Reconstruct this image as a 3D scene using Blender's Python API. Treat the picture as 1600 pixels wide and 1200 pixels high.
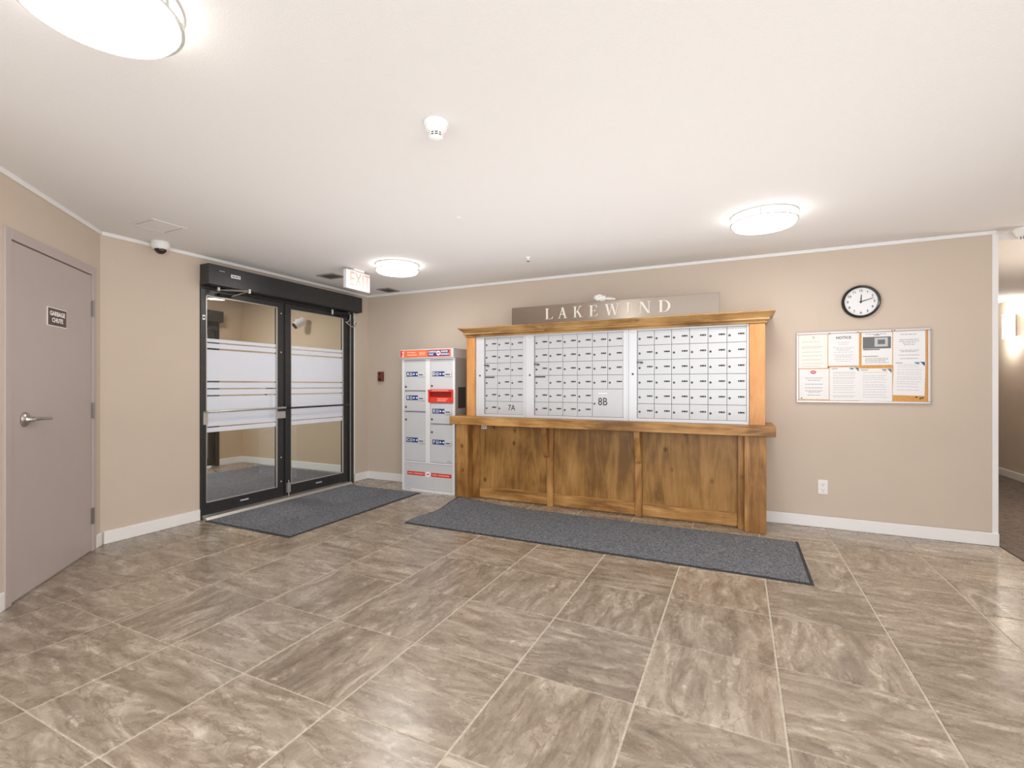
import bpy, bmesh, math, random
from mathutils import Vector, Matrix

# ------------------------------------------------------------------ scene
for o in list(bpy.data.objects):
    bpy.data.objects.remove(o, do_unlink=True)
SC = bpy.context.scene
COL = SC.collection
R = math.radians
PI = math.pi
random.seed(7)

# camera (main wall is the plane y=0, the entrance wall the plane x=0, metres)
F_PX = 748.0
cam_d = bpy.data.cameras.new('camera')
cam = bpy.data.objects.new('camera', cam_d)
COL.objects.link(cam)
cam.location = (4.484, -4.955, 1.242)
cam.rotation_euler = (R(90), 0, R(25.38))
cam_d.sensor_fit = 'HORIZONTAL'
cam_d.sensor_width = 36
cam_d.lens = 36 * F_PX / 1600
cam_d.shift_y = 2.0 / 1600
cam_d.clip_start = 0.05
SC.camera = cam

# world: even bright overcast daylight
W = bpy.data.worlds.new('world')
SC.world = W
W.use_nodes = True
WB = W.node_tree.nodes['Background']
WB.inputs['Color'].default_value = (0.94, 0.965, 1.0, 1)
WB.inputs['Strength'].default_value = 2.25

SC.view_settings.view_transform = 'Standard'
SC.view_settings.look = 'None'
SC.view_settings.exposure = 0.0
SC.view_settings.gamma = 1.0
SC.view_settings.use_curve_mapping = False
LAMP_W = 9.0
# added unseen fill light behind the viewpoint, brightening the left walls
fl_d = bpy.data.lights.new('added_fill', 'AREA'); fl_d.shape = 'RECTANGLE'; fl_d.size = 2.6; fl_d.size_y = 1.4
fl_d.energy = 60; fl_d.color = (1.0, 0.985, 0.97)
fl = bpy.data.objects.new('added_fill', fl_d); COL.objects.link(fl)
fl.location = (5.9, -5.7, 1.5)
fl.rotation_euler = Vector((-0.85, 0.50, 0.10)).to_track_quat('-Z', 'Y').to_euler()
# large soft upward fill light, added and unseen, to brighten the ceiling
up_d = bpy.data.lights.new('ceiling_fill', 'AREA'); up_d.shape = 'RECTANGLE'; up_d.size = 4.4; up_d.size_y = 2.5
up_d.energy = 35; up_d.color = (1.0, 0.985, 0.975)
up = bpy.data.objects.new('ceiling_fill', up_d); COL.objects.link(up)
up.location = (3.6, -1.95, 0.92); up.rotation_euler = (R(180), 0, 0)
LAMP_COL = (1.0, 0.955, 0.90)


# ------------------------------------------------------------------ materials
def newmat(name):
    m = bpy.data.materials.new(name)
    m.use_nodes = True
    return m, m.node_tree, m.node_tree.nodes['Principled BSDF']


def setp(b, col=None, rough=None, metal=None, spec=None, coat=None):
    if col is not None:
        b.inputs['Base Color'].default_value = (*col, 1)
    if rough is not None:
        b.inputs['Roughness'].default_value = rough
    if metal is not None:
        b.inputs['Metallic'].default_value = metal
    if spec is not None:
        b.inputs['Specular IOR Level'].default_value = spec
    if coat is not None:
        b.inputs['Coat Weight'].default_value = coat


def S(r, g, b):
    f = lambda c: (c / 255 / 12.92) if c / 255 <= 0.04045 else ((c / 255 + 0.055) / 1.055) ** 2.4
    return (f(r), f(g), f(b))


def nd(nt, t, **kw):
    n = nt.nodes.new(t)
    for k, v in kw.items():
        if k in n.inputs:
            n.inputs[k].default_value = v
        else:
            setattr(n, k, v)
    return n


def ramp(nt, stops):
    n = nt.nodes.new('ShaderNodeValToRGB')
    e = n.color_ramp.elements
    while len(e) < len(stops):
        e.new(0.5)
    for i, (p, c) in enumerate(stops):
        e[i].position = p
        e[i].color = (*c, 1)
    return n


def plain(name, col, rough=0.5, metal=0.0, spec=0.5, noise=0.0, nscale=40, bump=0.0, bscale=200, coat=0.0):
    m, nt, b = newmat(name)
    setp(b, col, rough, metal, spec, coat)
    tc = nd(nt, 'ShaderNodeTexCoord')
    if noise:
        n = nd(nt, 'ShaderNodeTexNoise', Scale=nscale, Detail=4.0)
        nt.links.new(tc.outputs['Object'], n.inputs['Vector'])
        r = ramp(nt, [(0.3, tuple(c * (1 - noise) for c in col)), (0.7, tuple(min(1, c * (1 + noise)) for c in col))])
        nt.links.new(n.outputs['Fac'], r.inputs['Fac'])
        nt.links.new(r.outputs['Color'], b.inputs['Base Color'])
    if bump:
        n2 = nd(nt, 'ShaderNodeTexNoise', Scale=bscale, Detail=3.0)
        nt.links.new(tc.outputs['Object'], n2.inputs['Vector'])
        bp = nd(nt, 'ShaderNodeBump', Strength=bump, Distance=0.002)
        nt.links.new(n2.outputs['Fac'], bp.inputs['Height'])
        nt.links.new(bp.outputs['Normal'], b.inputs['Normal'])
    return m


def wood(name, dark, mid, light, axis='Z', knots=0.5):
    m, nt, b = newmat(name)
    L = nt.links.new
    tc = nd(nt, 'ShaderNodeTexCoord')
    oi = nd(nt, 'ShaderNodeObjectInfo')
    off = nd(nt, 'ShaderNodeVectorMath', operation='MULTIPLY_ADD')
    off.inputs[0].default_value = (7.3, 3.1, 5.7)
    L(oi.outputs['Random'], off.inputs[1])
    L(tc.outputs['Object'], off.inputs[2])
    s = {'Z': (5, 5, 0.9), 'X': (0.9, 5, 5), 'Y': (5, 0.9, 5)}[axis]
    mp = nd(nt, 'ShaderNodeMapping')
    mp.inputs['Scale'].default_value = s
    L(off.outputs[0], mp.inputs['Vector'])
    n1 = nd(nt, 'ShaderNodeTexNoise', Scale=1.6, Detail=8.0, Roughness=0.62, Distortion=0.9)
    L(mp.outputs[0], n1.inputs['Vector'])
    mp2 = nd(nt, 'ShaderNodeMapping')
    mp2.inputs['Scale'].default_value = tuple(v * (12 if v > 1 else 3.0) for v in s)
    L(off.outputs[0], mp2.inputs['Vector'])
    n2 = nd(nt, 'ShaderNodeTexNoise', Scale=1.5, Detail=5.0, Roughness=0.6)
    L(mp2.outputs[0], n2.inputs['Vector'])
    n3 = nd(nt, 'ShaderNodeTexNoise', Scale=3.0, Detail=4.0)   # blotches of stain
    L(off.outputs[0], n3.inputs['Vector'])
    mx = nd(nt, 'ShaderNodeMath', operation='MULTIPLY_ADD')
    L(n2.outputs['Fac'], mx.inputs[0]); mx.inputs[1].default_value = 0.35
    L(n1.outputs['Fac'], mx.inputs[2])
    mx2 = nd(nt, 'ShaderNodeMath', operation='MULTIPLY_ADD')
    L(n3.outputs['Fac'], mx2.inputs[0]); mx2.inputs[1].default_value = 0.6
    L(mx.outputs[0], mx2.inputs[2])
    mx3 = nd(nt, 'ShaderNodeMath', operation='MULTIPLY')
    L(mx2.outputs[0], mx3.inputs[0]); mx3.inputs[1].default_value = 0.6
    r = ramp(nt, [(0.48, dark), (0.60, mid), (0.74, light)])
    L(mx3.outputs[0], r.inputs['Fac'])
    # knots: dark dots with a soft halo
    mk = nd(nt, 'ShaderNodeMapping')
    mk.inputs['Scale'].default_value = tuple(5.2 if v > 1 else 3.6 for v in s)
    L(off.outputs[0], mk.inputs['Vector'])
    vo = nd(nt, 'ShaderNodeTexVoronoi', Scale=1.0, Randomness=1.0)
    L(mk.outputs[0], vo.inputs['Vector'])
    kr = ramp(nt, [(0.03, (knots, knots, knots)), (0.13, (0, 0, 0))])
    L(vo.outputs['Distance'], kr.inputs['Fac'])
    mix = nd(nt, 'ShaderNodeMixRGB')
    L(kr.outputs['Color'], mix.inputs[0])
    L(r.outputs['Color'], mix.inputs[1])
    mix.inputs[2].default_value = (dark[0] * 0.35, dark[1] * 0.3, dark[2] * 0.25, 1)
    L(mix.outputs[0], b.inputs['Base Color'])
    setp(b, rough=0.38, spec=0.4)
    bp = nd(nt, 'ShaderNodeBump', Strength=0.12, Distance=0.002)
    L(n2.outputs['Fac'], bp.inputs['Height'])
    L(bp.outputs['Normal'], b.inputs['Normal'])
    return m


def tile_mat():
    m, nt, b = newmat('marbled_tile')
    L = nt.links.new
    tc = nd(nt, 'ShaderNodeTexCoord')
    oi = nd(nt, 'ShaderNodeObjectInfo')
    off = nd(nt, 'ShaderNodeVectorMath', operation='MULTIPLY_ADD')
    off.inputs[0].default_value = (31.0, 17.0, 23.0)
    L(oi.outputs['Random'], off.inputs[1])
    L(tc.outputs['Object'], off.inputs[2])
    mp = nd(nt, 'ShaderNodeMapping')
    mp.inputs['Scale'].default_value = (1.5, 5.2, 1.5)
    mp.inputs['Rotation'].default_value = (0, 0, R(14))
    L(off.outputs[0], mp.inputs['Vector'])
    n1 = nd(nt, 'ShaderNodeTexNoise', Scale=1.5, Detail=12.0, Roughness=0.70, Distortion=1.5)
    L(mp.outputs[0], n1.inputs['Vector'])
    r1 = ramp(nt, [(0.30, S(106, 93, 79)), (0.44, S(138, 124, 108)), (0.56, S(163, 150, 134)), (0.70, S(200, 188, 172))])
    L(n1.outputs['Fac'], r1.inputs['Fac'])
    # pale broken veins
    n2 = nd(nt, 'ShaderNodeTexNoise', Scale=2.2, Detail=10.0, Roughness=0.72, Distortion=1.6)
    L(mp.outputs[0], n2.inputs['Vector'])
    r2 = ramp(nt, [(0.55, (0, 0, 0)), (0.66, (0.8, 0.8, 0.8))])
    L(n2.outputs['Fac'], r2.inputs['Fac'])
    n4 = nd(nt, 'ShaderNodeTexNoise', Scale=26.0, Detail=6.0, Roughness=0.75)
    L(off.outputs[0], n4.inputs['Vector'])
    r4 = ramp(nt, [(0.42, (0, 0, 0)), (0.62, (1, 1, 1))])
    L(n4.outputs['Fac'], r4.inputs['Fac'])
    mv = nd(nt, 'ShaderNodeMath', operation='MULTIPLY')
    L(r2.outputs['Color'], mv.inputs[0]); L(r4.outputs['Color'], mv.inputs[1])
    mxa = nd(nt, 'ShaderNodeMixRGB')
    L(mv.outputs[0], mxa.inputs[0]); L(r1.outputs['Color'], mxa.inputs[1])
    mxa.inputs[2].default_value = (*S(222, 210, 194), 1)
    # thin dark veins
    n3 = nd(nt, 'ShaderNodeTexNoise', Scale=1.9, Detail=7.0, Roughness=0.6, Distortion=1.4)
    mp3 = nd(nt, 'ShaderNodeMapping')
    mp3.inputs['Location'].default_value = (4, 9, 2)
    L(mp.outputs[0], mp3.inputs['Vector']); L(mp3.outputs[0], n3.inputs['Vector'])
    r3 = ramp(nt, [(0.475, (0, 0, 0)), (0.5, (0.7, 0.7, 0.7)), (0.525, (0, 0, 0))])
    L(n3.outputs['Fac'], r3.inputs['Fac'])
    mxb = nd(nt, 'ShaderNodeMixRGB')
    L(r3.outputs['Color'], mxb.inputs[0]); L(mxa.outputs[0], mxb.inputs[1])
    mxb.inputs[2].default_value = (*S(118, 98, 80), 1)
    hs = nd(nt, 'ShaderNodeHueSaturation')
    mr = nd(nt, 'ShaderNodeMapRange')
    mr.inputs['To Min'].default_value = 0.9; mr.inputs['To Max'].default_value = 1.1
    L(oi.outputs['Random'], mr.inputs['Value']); L(mr.outputs[0], hs.inputs['Value'])
    L(mxb.outputs[0], hs.inputs['Color'])
    L(hs.outputs[0], b.inputs['Base Color'])
    rr = ramp(nt, [(0.3, (0.23, 0.23, 0.23)), (0.7, (0.33, 0.33, 0.33))])
    L(n4.outputs['Fac'], rr.inputs['Fac'])
    L(rr.outputs['Color'], b.inputs['Roughness'])
    bp = nd(nt, 'ShaderNodeBump', Strength=0.10, Distance=0.002)
    L(n1.outputs['Fac'], bp.inputs['Height']); L(bp.outputs['Normal'], b.inputs['Normal'])
    b.inputs['Specular IOR Level'].default_value = 0.9
    return m


def mat_carpet(name, c1, c2, scale=260, pat=None):
    m, nt, b = newmat(name)
    L = nt.links.new
    tc = nd(nt, 'ShaderNodeTexCoord')
    n = nd(nt, 'ShaderNodeTexNoise', Scale=scale, Detail=2.0, Roughness=0.8)
    L(tc.outputs['Object'], n.inputs['Vector'])
    n0 = nd(nt, 'ShaderNodeTexNoise', Scale=57.0, Detail=5.0, Roughness=0.85)
    L(tc.outputs['Object'], n0.inputs['Vector'])
    ad = nd(nt, 'ShaderNodeMath', operation='MULTIPLY_ADD')
    L(n0.outputs['Fac'], ad.inputs[0]); ad.inputs[1].default_value = 0.6
    L(n.outputs['Fac'], ad.inputs[2])
    r = ramp(nt, [(0.62, c1), (0.98, c2)])
    L(ad.outputs[0], r.inputs['Fac'])
    out = r.outputs['Color']
    if pat:
        v = nd(nt, 'ShaderNodeTexVoronoi', Scale=14.0)
        L(tc.outputs['Object'], v.inputs['Vector'])
        rv = ramp(nt, [(0.25, (0.8, 0.8, 0.8)), (0.5, (0, 0, 0))])
        L(v.outputs['Distance'], rv.inputs['Fac'])
        mx = nd(nt, 'ShaderNodeMixRGB')
        L(rv.outputs['Color'], mx.inputs[0]); L(out, mx.inputs[1]); mx.inputs[2].default_value = (*pat, 1)
        out = mx.outputs[0]
    L(out, b.inputs['Base Color'])
    setp(b, rough=0.95, spec=0.15)
    bp = nd(nt, 'ShaderNodeBump', Strength=0.3, Distance=0.003)
    L(ad.outputs[0], bp.inputs['Height']); L(bp.outputs['Normal'], b.inputs['Normal'])
    return m


def glass_mat():
    m = bpy.data.materials.new('clear_glass'); m.use_nodes = True
    nt = m.node_tree; nt.nodes.clear()
    o = nd(nt, 'ShaderNodeOutputMaterial'); t = nd(nt, 'ShaderNodeBsdfTransparent'); g = nd(nt, 'ShaderNodeBsdfGlossy')
    t.inputs[0].default_value = (0.93, 0.95, 0.95, 1)
    g.inputs['Roughness'].default_value = 0.02
    lw = nd(nt, 'ShaderNodeLayerWeight', Blend=0.5)
    pw = nd(nt, 'ShaderNodeMath', operation='POWER'); pw.inputs[1].default_value = 5.0
    f = nd(nt, 'ShaderNodeMath', operation='MULTIPLY_ADD'); f.inputs[1].default_value = 0.92; f.inputs[2].default_value = 0.045
    nt.links.new(lw.outputs['Facing'], pw.inputs[0]); nt.links.new(pw.outputs[0], f.inputs[0])
    mx = nd(nt, 'ShaderNodeMixShader')
    nt.links.new(f.outputs[0], mx.inputs[0]); nt.links.new(t.outputs[0], mx.inputs[1]); nt.links.new(g.outputs[0], mx.inputs[2])
    nt.links.new(mx.outputs[0], o.inputs[0])
    return m


def film_mat():
    m = bpy.data.materials.new('frosted_film'); m.use_nodes = True
    nt = m.node_tree; nt.nodes.clear()
    o = nd(nt, 'ShaderNodeOutputMaterial'); t = nd(nt, 'ShaderNodeBsdfTranslucent'); d = nd(nt, 'ShaderNodeBsdfDiffuse')
    t.inputs[0].default_value = (0.93, 0.95, 1.0, 1); d.inputs[0].default_value = (0.90, 0.92, 0.99, 1)
    n = nd(nt, 'ShaderNodeTexNoise', Scale=60.0)
    r = ramp(nt, [(0.3, (0.46, 0.46, 0.46)), (0.7, (0.54, 0.54, 0.54))])
    nt.links.new(n.outputs['Fac'], r.inputs['Fac'])
    mx = nd(nt, 'ShaderNodeMixShader')
    nt.links.new(r.outputs['Color'], mx.inputs[0])
    nt.links.new(t.outputs[0], mx.inputs[1]); nt.links.new(d.outputs[0], mx.inputs[2])
    nt.links.new(mx.outputs[0], o.inputs[0])
    return m


def emit(name, col, s, rough=0.4):
    m, nt, b = newmat(name)
    setp(b, col, rough)
    b.inputs['Emission Color'].default_value = (*col, 1)
    b.inputs['Emission Strength'].default_value = s
    return m


def ceiling_mat():
    m, nt, b = newmat('stippled_ceiling_paint')
    L = nt.links.new
    setp(b, S(232, 230, 229), 0.9, spec=0.15)
    tc = nd(nt, 'ShaderNodeTexCoord')
    n = nd(nt, 'ShaderNodeTexNoise', Scale=110.0, Detail=4.0, Roughness=0.7)
    L(tc.outputs['Object'], n.inputs['Vector'])
    r = ramp(nt, [(0.42, (0, 0, 0)), (0.62, (1, 1, 1))])
    L(n.outputs['Fac'], r.inputs['Fac'])
    bp = nd(nt, 'ShaderNodeBump', Strength=0.22, Distance=0.003)
    L(r.outputs['Color'], bp.inputs['Height']); L(bp.outputs['Normal'], b.inputs['Normal'])
    return m


M = dict(
    wall=plain('beige_wall_paint', S(207, 193, 178), 0.62, spec=0.3, noise=0.012, nscale=3, bump=0.18, bscale=160),
    vwall=plain('vestibule_wall_paint', S(205, 184, 158), 0.65, spec=0.3, bump=0.18, bscale=160),
    ceil=ceiling_mat(),
    trim=plain('white_trim_paint', S(240, 240, 240), 0.4, noise=0.01, nscale=9),
    grout=plain('pale_grout', S(192, 182, 166), 0.9, noise=0.15, nscale=60),
    tile=tile_mat(),
    door=plain('taupe_door_paint', S(186, 175, 172), 0.42, noise=0.015, nscale=5),
    gasket=plain('dark_gap', S(28, 26, 25), 0.8),
    chrome=plain('brushed_steel', S(190, 186, 182), 0.28, metal=1.0, noise=0.05, nscale=90),
    hinge=plain('hinge_steel', S(150, 145, 142), 0.4, metal=0.9),
    anod=plain('dark_anodised_aluminium', S(68, 69, 70), 0.36, metal=0.55, noise=0.08, nscale=14),
    anod_dark=plain('black_rubber', S(20, 20, 21), 0.6),
    alu=plain('mill_aluminium', S(205, 204, 200), 0.35, metal=0.7, noise=0.05, nscale=50),
    glass=glass_mat(), film=film_mat(),
    mat=mat_carpet('grey_entrance_mat', S(22, 24, 28), S(146, 149, 156), 150),
    vmat=mat_carpet('vestibule_mat', S(48, 47, 52), S(150, 149, 155), 150),
    matedge=plain('black_mat_rubber', S(44, 45, 48), 0.7),
    carpet=mat_carpet('dark_hall_carpet', S(70, 62, 57), S(140, 126, 116), 120, S(92, 84, 80)),
    wood=wood('knotty_alder', S(128, 88, 44), S(166, 120, 66), S(202, 156, 98), 'Z', 0.85),
    woodx=wood('knotty_alder_rail', S(124, 86, 44), S(176, 130, 74), S(208, 164, 106), 'X', 0.7),
    woodp=wood('knotty_alder_panel', S(120, 84, 40), S(158, 116, 62), S(182, 140, 84), 'Z', 0.9),
    woodl=wood('light_alder', S(168, 110, 58), S(200, 141, 84), S(212, 158, 100), 'Z', 0.45),
    woodc=wood('crown_alder', S(118, 84, 42), S(168, 130, 80), S(192, 156, 104), 'X', 0.5),
    box=plain('mailbox_aluminium', S(194, 196, 199), 0.38, metal=0.12, noise=0.012, nscale=6),
    boxframe=plain('mailbox_frame_aluminium', S(210, 212, 217), 0.35, metal=0.12),
    boxgap=plain('mailbox_joint', S(96, 98, 102), 0.6),
    lock=plain('mailbox_lock', S(78, 78, 80), 0.4, metal=0.5),
    print=plain('dark_print', S(62, 62, 64), 0.6),
    ink=plain('black_ink', S(30, 30, 32), 0.6),
    greyprint=plain('grey_print', S(150, 152, 156), 0.7),
    palegrey=plain('pale_print', S(196, 197, 200), 0.7),
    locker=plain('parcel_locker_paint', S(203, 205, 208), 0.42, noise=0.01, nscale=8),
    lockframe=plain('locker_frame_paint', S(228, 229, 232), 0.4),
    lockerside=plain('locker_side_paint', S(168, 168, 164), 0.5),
    red=plain('red_label', S(214, 52, 44), 0.5), redslot=plain('red_plastic', S(226, 62, 44), 0.35),
    darkred=plain('red_recess', S(150, 24, 18), 0.5),
    orange=plain('orange_label', S(232, 112, 70), 0.5), navy=plain('navy_label', S(36, 62, 122), 0.5),
    purple=plain('violet_label', S(92, 42, 104), 0.5),
    white=plain('white_plastic', S(238, 238, 238), 0.4), whiteprint=plain('white_print', S(245, 245, 245), 0.6),
    salmon=plain('salmon_print', S(244, 190, 165), 0.6),
    clockframe=plain('clock_black', S(34, 31, 31), 0.25), clockface=plain('clock_face', S(236, 237, 240), 0.5),
    paper=plain('white_paper', S(238, 238, 240), 0.8), paper2=plain('cream_paper', S(240, 238, 232), 0.8),
    cork=plain('cork', S(214, 160, 92), 0.9, noise=0.15, nscale=120, bump=0.4, bscale=160),
    boardframe=plain('board_aluminium', S(196, 190, 190), 0.36, metal=0.5),
    steel=plain('brushed_steel_sign', S(172, 160, 148), 0.22, metal=1.0, noise=0.03, nscale=200),
    letter=plain('pale_letter', S(242, 236, 226), 0.35, spec=0.6),
    alarm=plain('alarm_maroon', S(112, 56, 48), 0.45), alarmd=plain('alarm_dark', S(44, 16, 14), 0.5),
    dome=plain('smoked_dome', S(34, 29, 30), 0.08, spec=0.8),
    diff=emit('lamp_diffuser', (1.0, 0.97, 0.93), 7.0), sconce=emit('sconce_glass', (1.0, 0.93, 0.84), 3.2),
    exitface=emit('lit_exit_face', (0.95, 0.90, 0.88), 0.28), exitred=emit('exit_letter', S(222, 172, 158), 0.26),
    signplate=plain('brown_sign', S(92, 76, 74), 0.5), blackhole=plain('black_slot', S(14, 14, 15), 0.8),
    ventgrey=plain('vent_grey', S(150, 147, 144), 0.6), teal=plain('teal_print', S(64, 150, 168), 0.6),
    bluep=plain('blue_print', S(48, 80, 140), 0.6), logored=plain('logo_red', S(206, 84, 104), 0.6),
    greenp=plain('green_print', S(80, 160, 140), 0.6), tissue=plain('white_tissue', S(236, 236, 232), 0.85),
    photo=plain('grey_photo', S(112, 114, 118), 0.7), outsidewall=plain('canopy_concrete', S(170, 170, 170), 0.9),
)


_nt = M['steel'].node_tree; _b = _nt.nodes['Principled BSDF']
_tg = _nt.nodes.new('ShaderNodeTangent'); _tg.direction_type = 'RADIAL'; _tg.axis = 'Z'
_b.inputs['Anisotropic'].default_value = 0.92
_b.inputs['Anisotropic Rotation'].default_value = 0.25
_nt.links.new(_tg.outputs[0], _b.inputs['Tangent'])


# ------------------------------------------------------------------ mesh helpers
class MB:
    def __init__(s, origin=(0, 0, 0)):
        s.bm = bmesh.new(); s.o = Vector(origin)

    def poly(s, pts):
        return s.bm.faces.new([s.bm.verts.new(Vector(p) - s.o) for p in pts])

    def box(s, x0, x1, y0, y1, z0, z1):
        if x0 > x1: x0, x1 = x1, x0
        if y0 > y1: y0, y1 = y1, y0
        if z0 > z1: z0, z1 = z1, z0
        v = [s.bm.verts.new(Vector(p) - s.o) for p in
             [(x0, y0, z0), (x1, y0, z0), (x1, y1, z0), (x0, y1, z0), (x0, y0, z1), (x1, y0, z1), (x1, y1, z1), (x0, y1, z1)]]
        for f in ((3, 2, 1, 0), (4, 5, 6, 7), (0, 1, 5, 4), (1, 2, 6, 5), (2, 3, 7, 6), (3, 0, 4, 7)):
            s.bm.faces.new([v[i] for i in f])
        return s

    def prism(s, pts, d):
        """closed polygon pts (3D, counter-clockwise seen against d) extruded by vector d"""
        d = Vector(d)
        a = [s.bm.verts.new(Vector(p) - s.o) for p in pts]
        b = [s.bm.verts.new(Vector(p) + d - s.o) for p in pts]
        n = len(pts)
        s.bm.faces.new(a[::-1]); s.bm.faces.new(b)
        for i in range(n):
            s.bm.faces.new([a[i], a[(i + 1) % n], b[(i + 1) % n], b[i]])
        return s

    def lathe(s, c, prof, axis='Z', n=32):
        """prof: list of (radius, height along axis) from c"""
        c = Vector(c)
        rings = []
        for r, h in prof:
            ring = []
            if r < 1e-6:
                ring = [s.bm.verts.new(c + s.ax(0, 0, h, axis) - s.o)]
            else:
                for i in range(n):
                    a = 2 * PI * i / n
                    ring.append(s.bm.verts.new(c + s.ax(r * math.cos(a), r * math.sin(a), h, axis) - s.o))
            rings.append(ring)
        for A, B in zip(rings, rings[1:]):
            if len(A) == 1 and len(B) == 1:
                continue
            for i in range(n):
                j = (i + 1) % n
                if len(A) == 1:
                    s.bm.faces.new([A[0], B[i], B[j]])
                elif len(B) == 1:
                    s.bm.faces.new([A[i], A[j], B[0]])
                else:
                    s.bm.faces.new([A[i], A[j], B[j], B[i]])
        return s

    @staticmethod
    def ax(a, b, h, axis):
        return {'Z': Vector((a, b, h)), 'X': Vector((h, a, b)), 'Y': Vector((a, h, b))}[axis]

    def tube(s, pts, r, n=10):
        pts = [Vector(p) for p in pts]
        rings = []
        for i, p in enumerate(pts):
            t = (pts[min(i + 1, len(pts) - 1)] - pts[max(i - 1, 0)]).normalized()
            u = t.orthogonal().normalized() if not rings else (u - t * u.dot(t)).normalized()
            w = t.cross(u)
            rings.append([s.bm.verts.new(p + u * r * math.cos(2 * PI * k / n) + w * r * math.sin(2 * PI * k / n) - s.o) for k in range(n)])
        for A, B in zip(rings, rings[1:]):
            for k in range(n):
                s.bm.faces.new([A[k], A[(k + 1) % n], B[(k + 1) % n], B[k]])
        s.bm.faces.new(rings[0][::-1]); s.bm.faces.new(rings[-1])
        return s

    def mesh(s, name, mat, bevel=0.0, smooth=False, seg=2):
        bmesh.ops.recalc_face_normals(s.bm, faces=s.bm.faces)
        if bevel:
            es = [e for e in s.bm.edges if len(e.link_faces) == 2 and e.calc_face_angle(0) > 0.5]
            bmesh.ops.bevel(s.bm, geom=es, offset=bevel, segments=seg, profile=0.5, affect='EDGES')
        me = bpy.data.meshes.new(name)
        s.bm.to_mesh(me); s.bm.free()
        me.materials.append(mat)
        if smooth:
            for p in me.polygons:
                p.use_smooth = True
            try:
                me.set_sharp_from_angle(angle=R(40))
            except Exception:
                pass
        return me

    def build(s, name, mat, parent=None, bevel=0.0, smooth=False, loc=None, seg=2):
        me = s.mesh(name, mat, bevel, smooth, seg)
        return put(name, me, parent, tuple(s.o) if loc is None else loc)


def put(name, me, parent=None, loc=(0, 0, 0), rot=(0, 0, 0)):
    """link an object at the WORLD location loc (rotations only on parents that are turned about z)"""
    o = bpy.data.objects.new(name, me); COL.objects.link(o)
    if parent:
        o.parent = parent
        pw = world_of(parent)
        o.location = pw.inverted() @ Vector(loc)
    else:
        o.location = loc
    o.rotation_euler = rot
    return o


def world_of(o):
    m = Matrix.LocRotScale(o.location, o.rotation_euler, None)
    return (world_of(o.parent) @ m) if o.parent else m


def thing(name, label, cat, loc=(0, 0, 0), rz=0, group=None):
    o = bpy.data.objects.new(name, None); COL.objects.link(o)
    o.empty_display_size = 0.1
    o.location = loc; o.rotation_euler = (0, 0, rz)
    return tag(o, label, cat, group)


def tag(o, label, cat, group=None):
    o['label'] = label; o['category'] = cat
    if group: o['group'] = group
    return o


def struct(o, label=None):
    o['kind'] = 'structure'
    if label: o['label'] = label
    return o


def B(name, mat, parent, x0, x1, y0, y1, z0, z1, bevel=0.0):
    c = ((x0 + x1) / 2, (y0 + y1) / 2, min(z0, z1))
    return MB(c).box(x0, x1, y0, y1, z0, z1).build(name, mat, parent, bevel)


TXT = {}


def txt(body, size, mat, parent, loc, rot=(R(90), 0, 0), name='lettering', ext=0.0006, align='CENTER', sx=1.0, spacing=1.0, bold=0.0):
    key = (body, size, mat.name, ext, align, sx, spacing, bold)
    if key not in TXT:
        cu = bpy.data.curves.new('txt', 'FONT')
        cu.body = body; cu.size = size; cu.extrude = ext; cu.align_x = align; cu.align_y = 'CENTER'
        cu.resolution_u = 3; cu.space_character = spacing; cu.offset = bold
        t = bpy.data.objects.new('t', cu); COL.objects.link(t)
        dg = bpy.context.evaluated_depsgraph_get()
        me = bpy.data.meshes.new_from_object(t.evaluated_get(dg))
        bpy.data.objects.remove(t, do_unlink=True)
        me.materials.clear(); me.materials.append(mat)
        if sx != 1.0:
            me.transform(Matrix.Diagonal((sx, 1, 1, 1)))
        TXT[key] = me
    return put(name, TXT[key], parent, loc, rot)


# ------------------------------------------------------------------ setting
H = 2.44
HV = 2.70
C2Y = -2.967           # where the diagonal wall starts
YB = -6.1              # the lobby stays open behind the camera
XH = 6.28              # end of the main wall, start of the hallway
XR = 7.76              # hallway's far wall
VX0, VX1, VY0, VY1 = -2.78, -0.12, -2.6, 0.175    # vestibule inner faces

floor = struct(MB((0, 0, -0.06)).box(-2.9, XR + 0.12, YB, 9.1, -0.12, -0.0025).build('floor', M['grout']),
               'lobby floor of square marbled taupe tiles with pale grout joints')
# tiles: one object each
tm = MB((0, 0, -0.009)).box(-0.2557, 0.2557, -0.2557, 0.2557, -0.009, 0.0)
TILE = tm.mesh('floor_tile', M['tile'], bevel=0.0016, seg=1)


def add_tile(cx, cy, k):
    return put('floor_tile', TILE, floor, (cx, cy, -0.009), (0, 0, k * PI / 2))


def clipped_tile(poly, cx, cy):
    mb = MB((cx, cy, -0.009))
    mb.prism([(x, y, -0.009) for x, y in poly], (0, 0, 0.009))
    return mb.build('floor_tile', M['tile'], floor)


def clip(poly, inside, cut):
    out = []
    for i in range(len(poly)):
        a, b = poly[i], poly[(i + 1) % len(poly)]
        ia, ib = inside(a), inside(b)
        if ia: out.append(a)
        if ia != ib: out.append(cut(a, b))
    return out


def halfplane(nx, ny, d):
    f = lambda p: p[0] * nx + p[1] * ny - d
    return (lambda p: f(p) >= 0), (lambda a, b: (a[0] + (b[0] - a[0]) * f(a) / (f(a) - f(b)), a[1] + (b[1] - a[1]) * f(a) / (f(a) - f(b))))


PX, PY, TX0, TY0 = 0.521, 0.518, 2.03, -3.065


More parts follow.
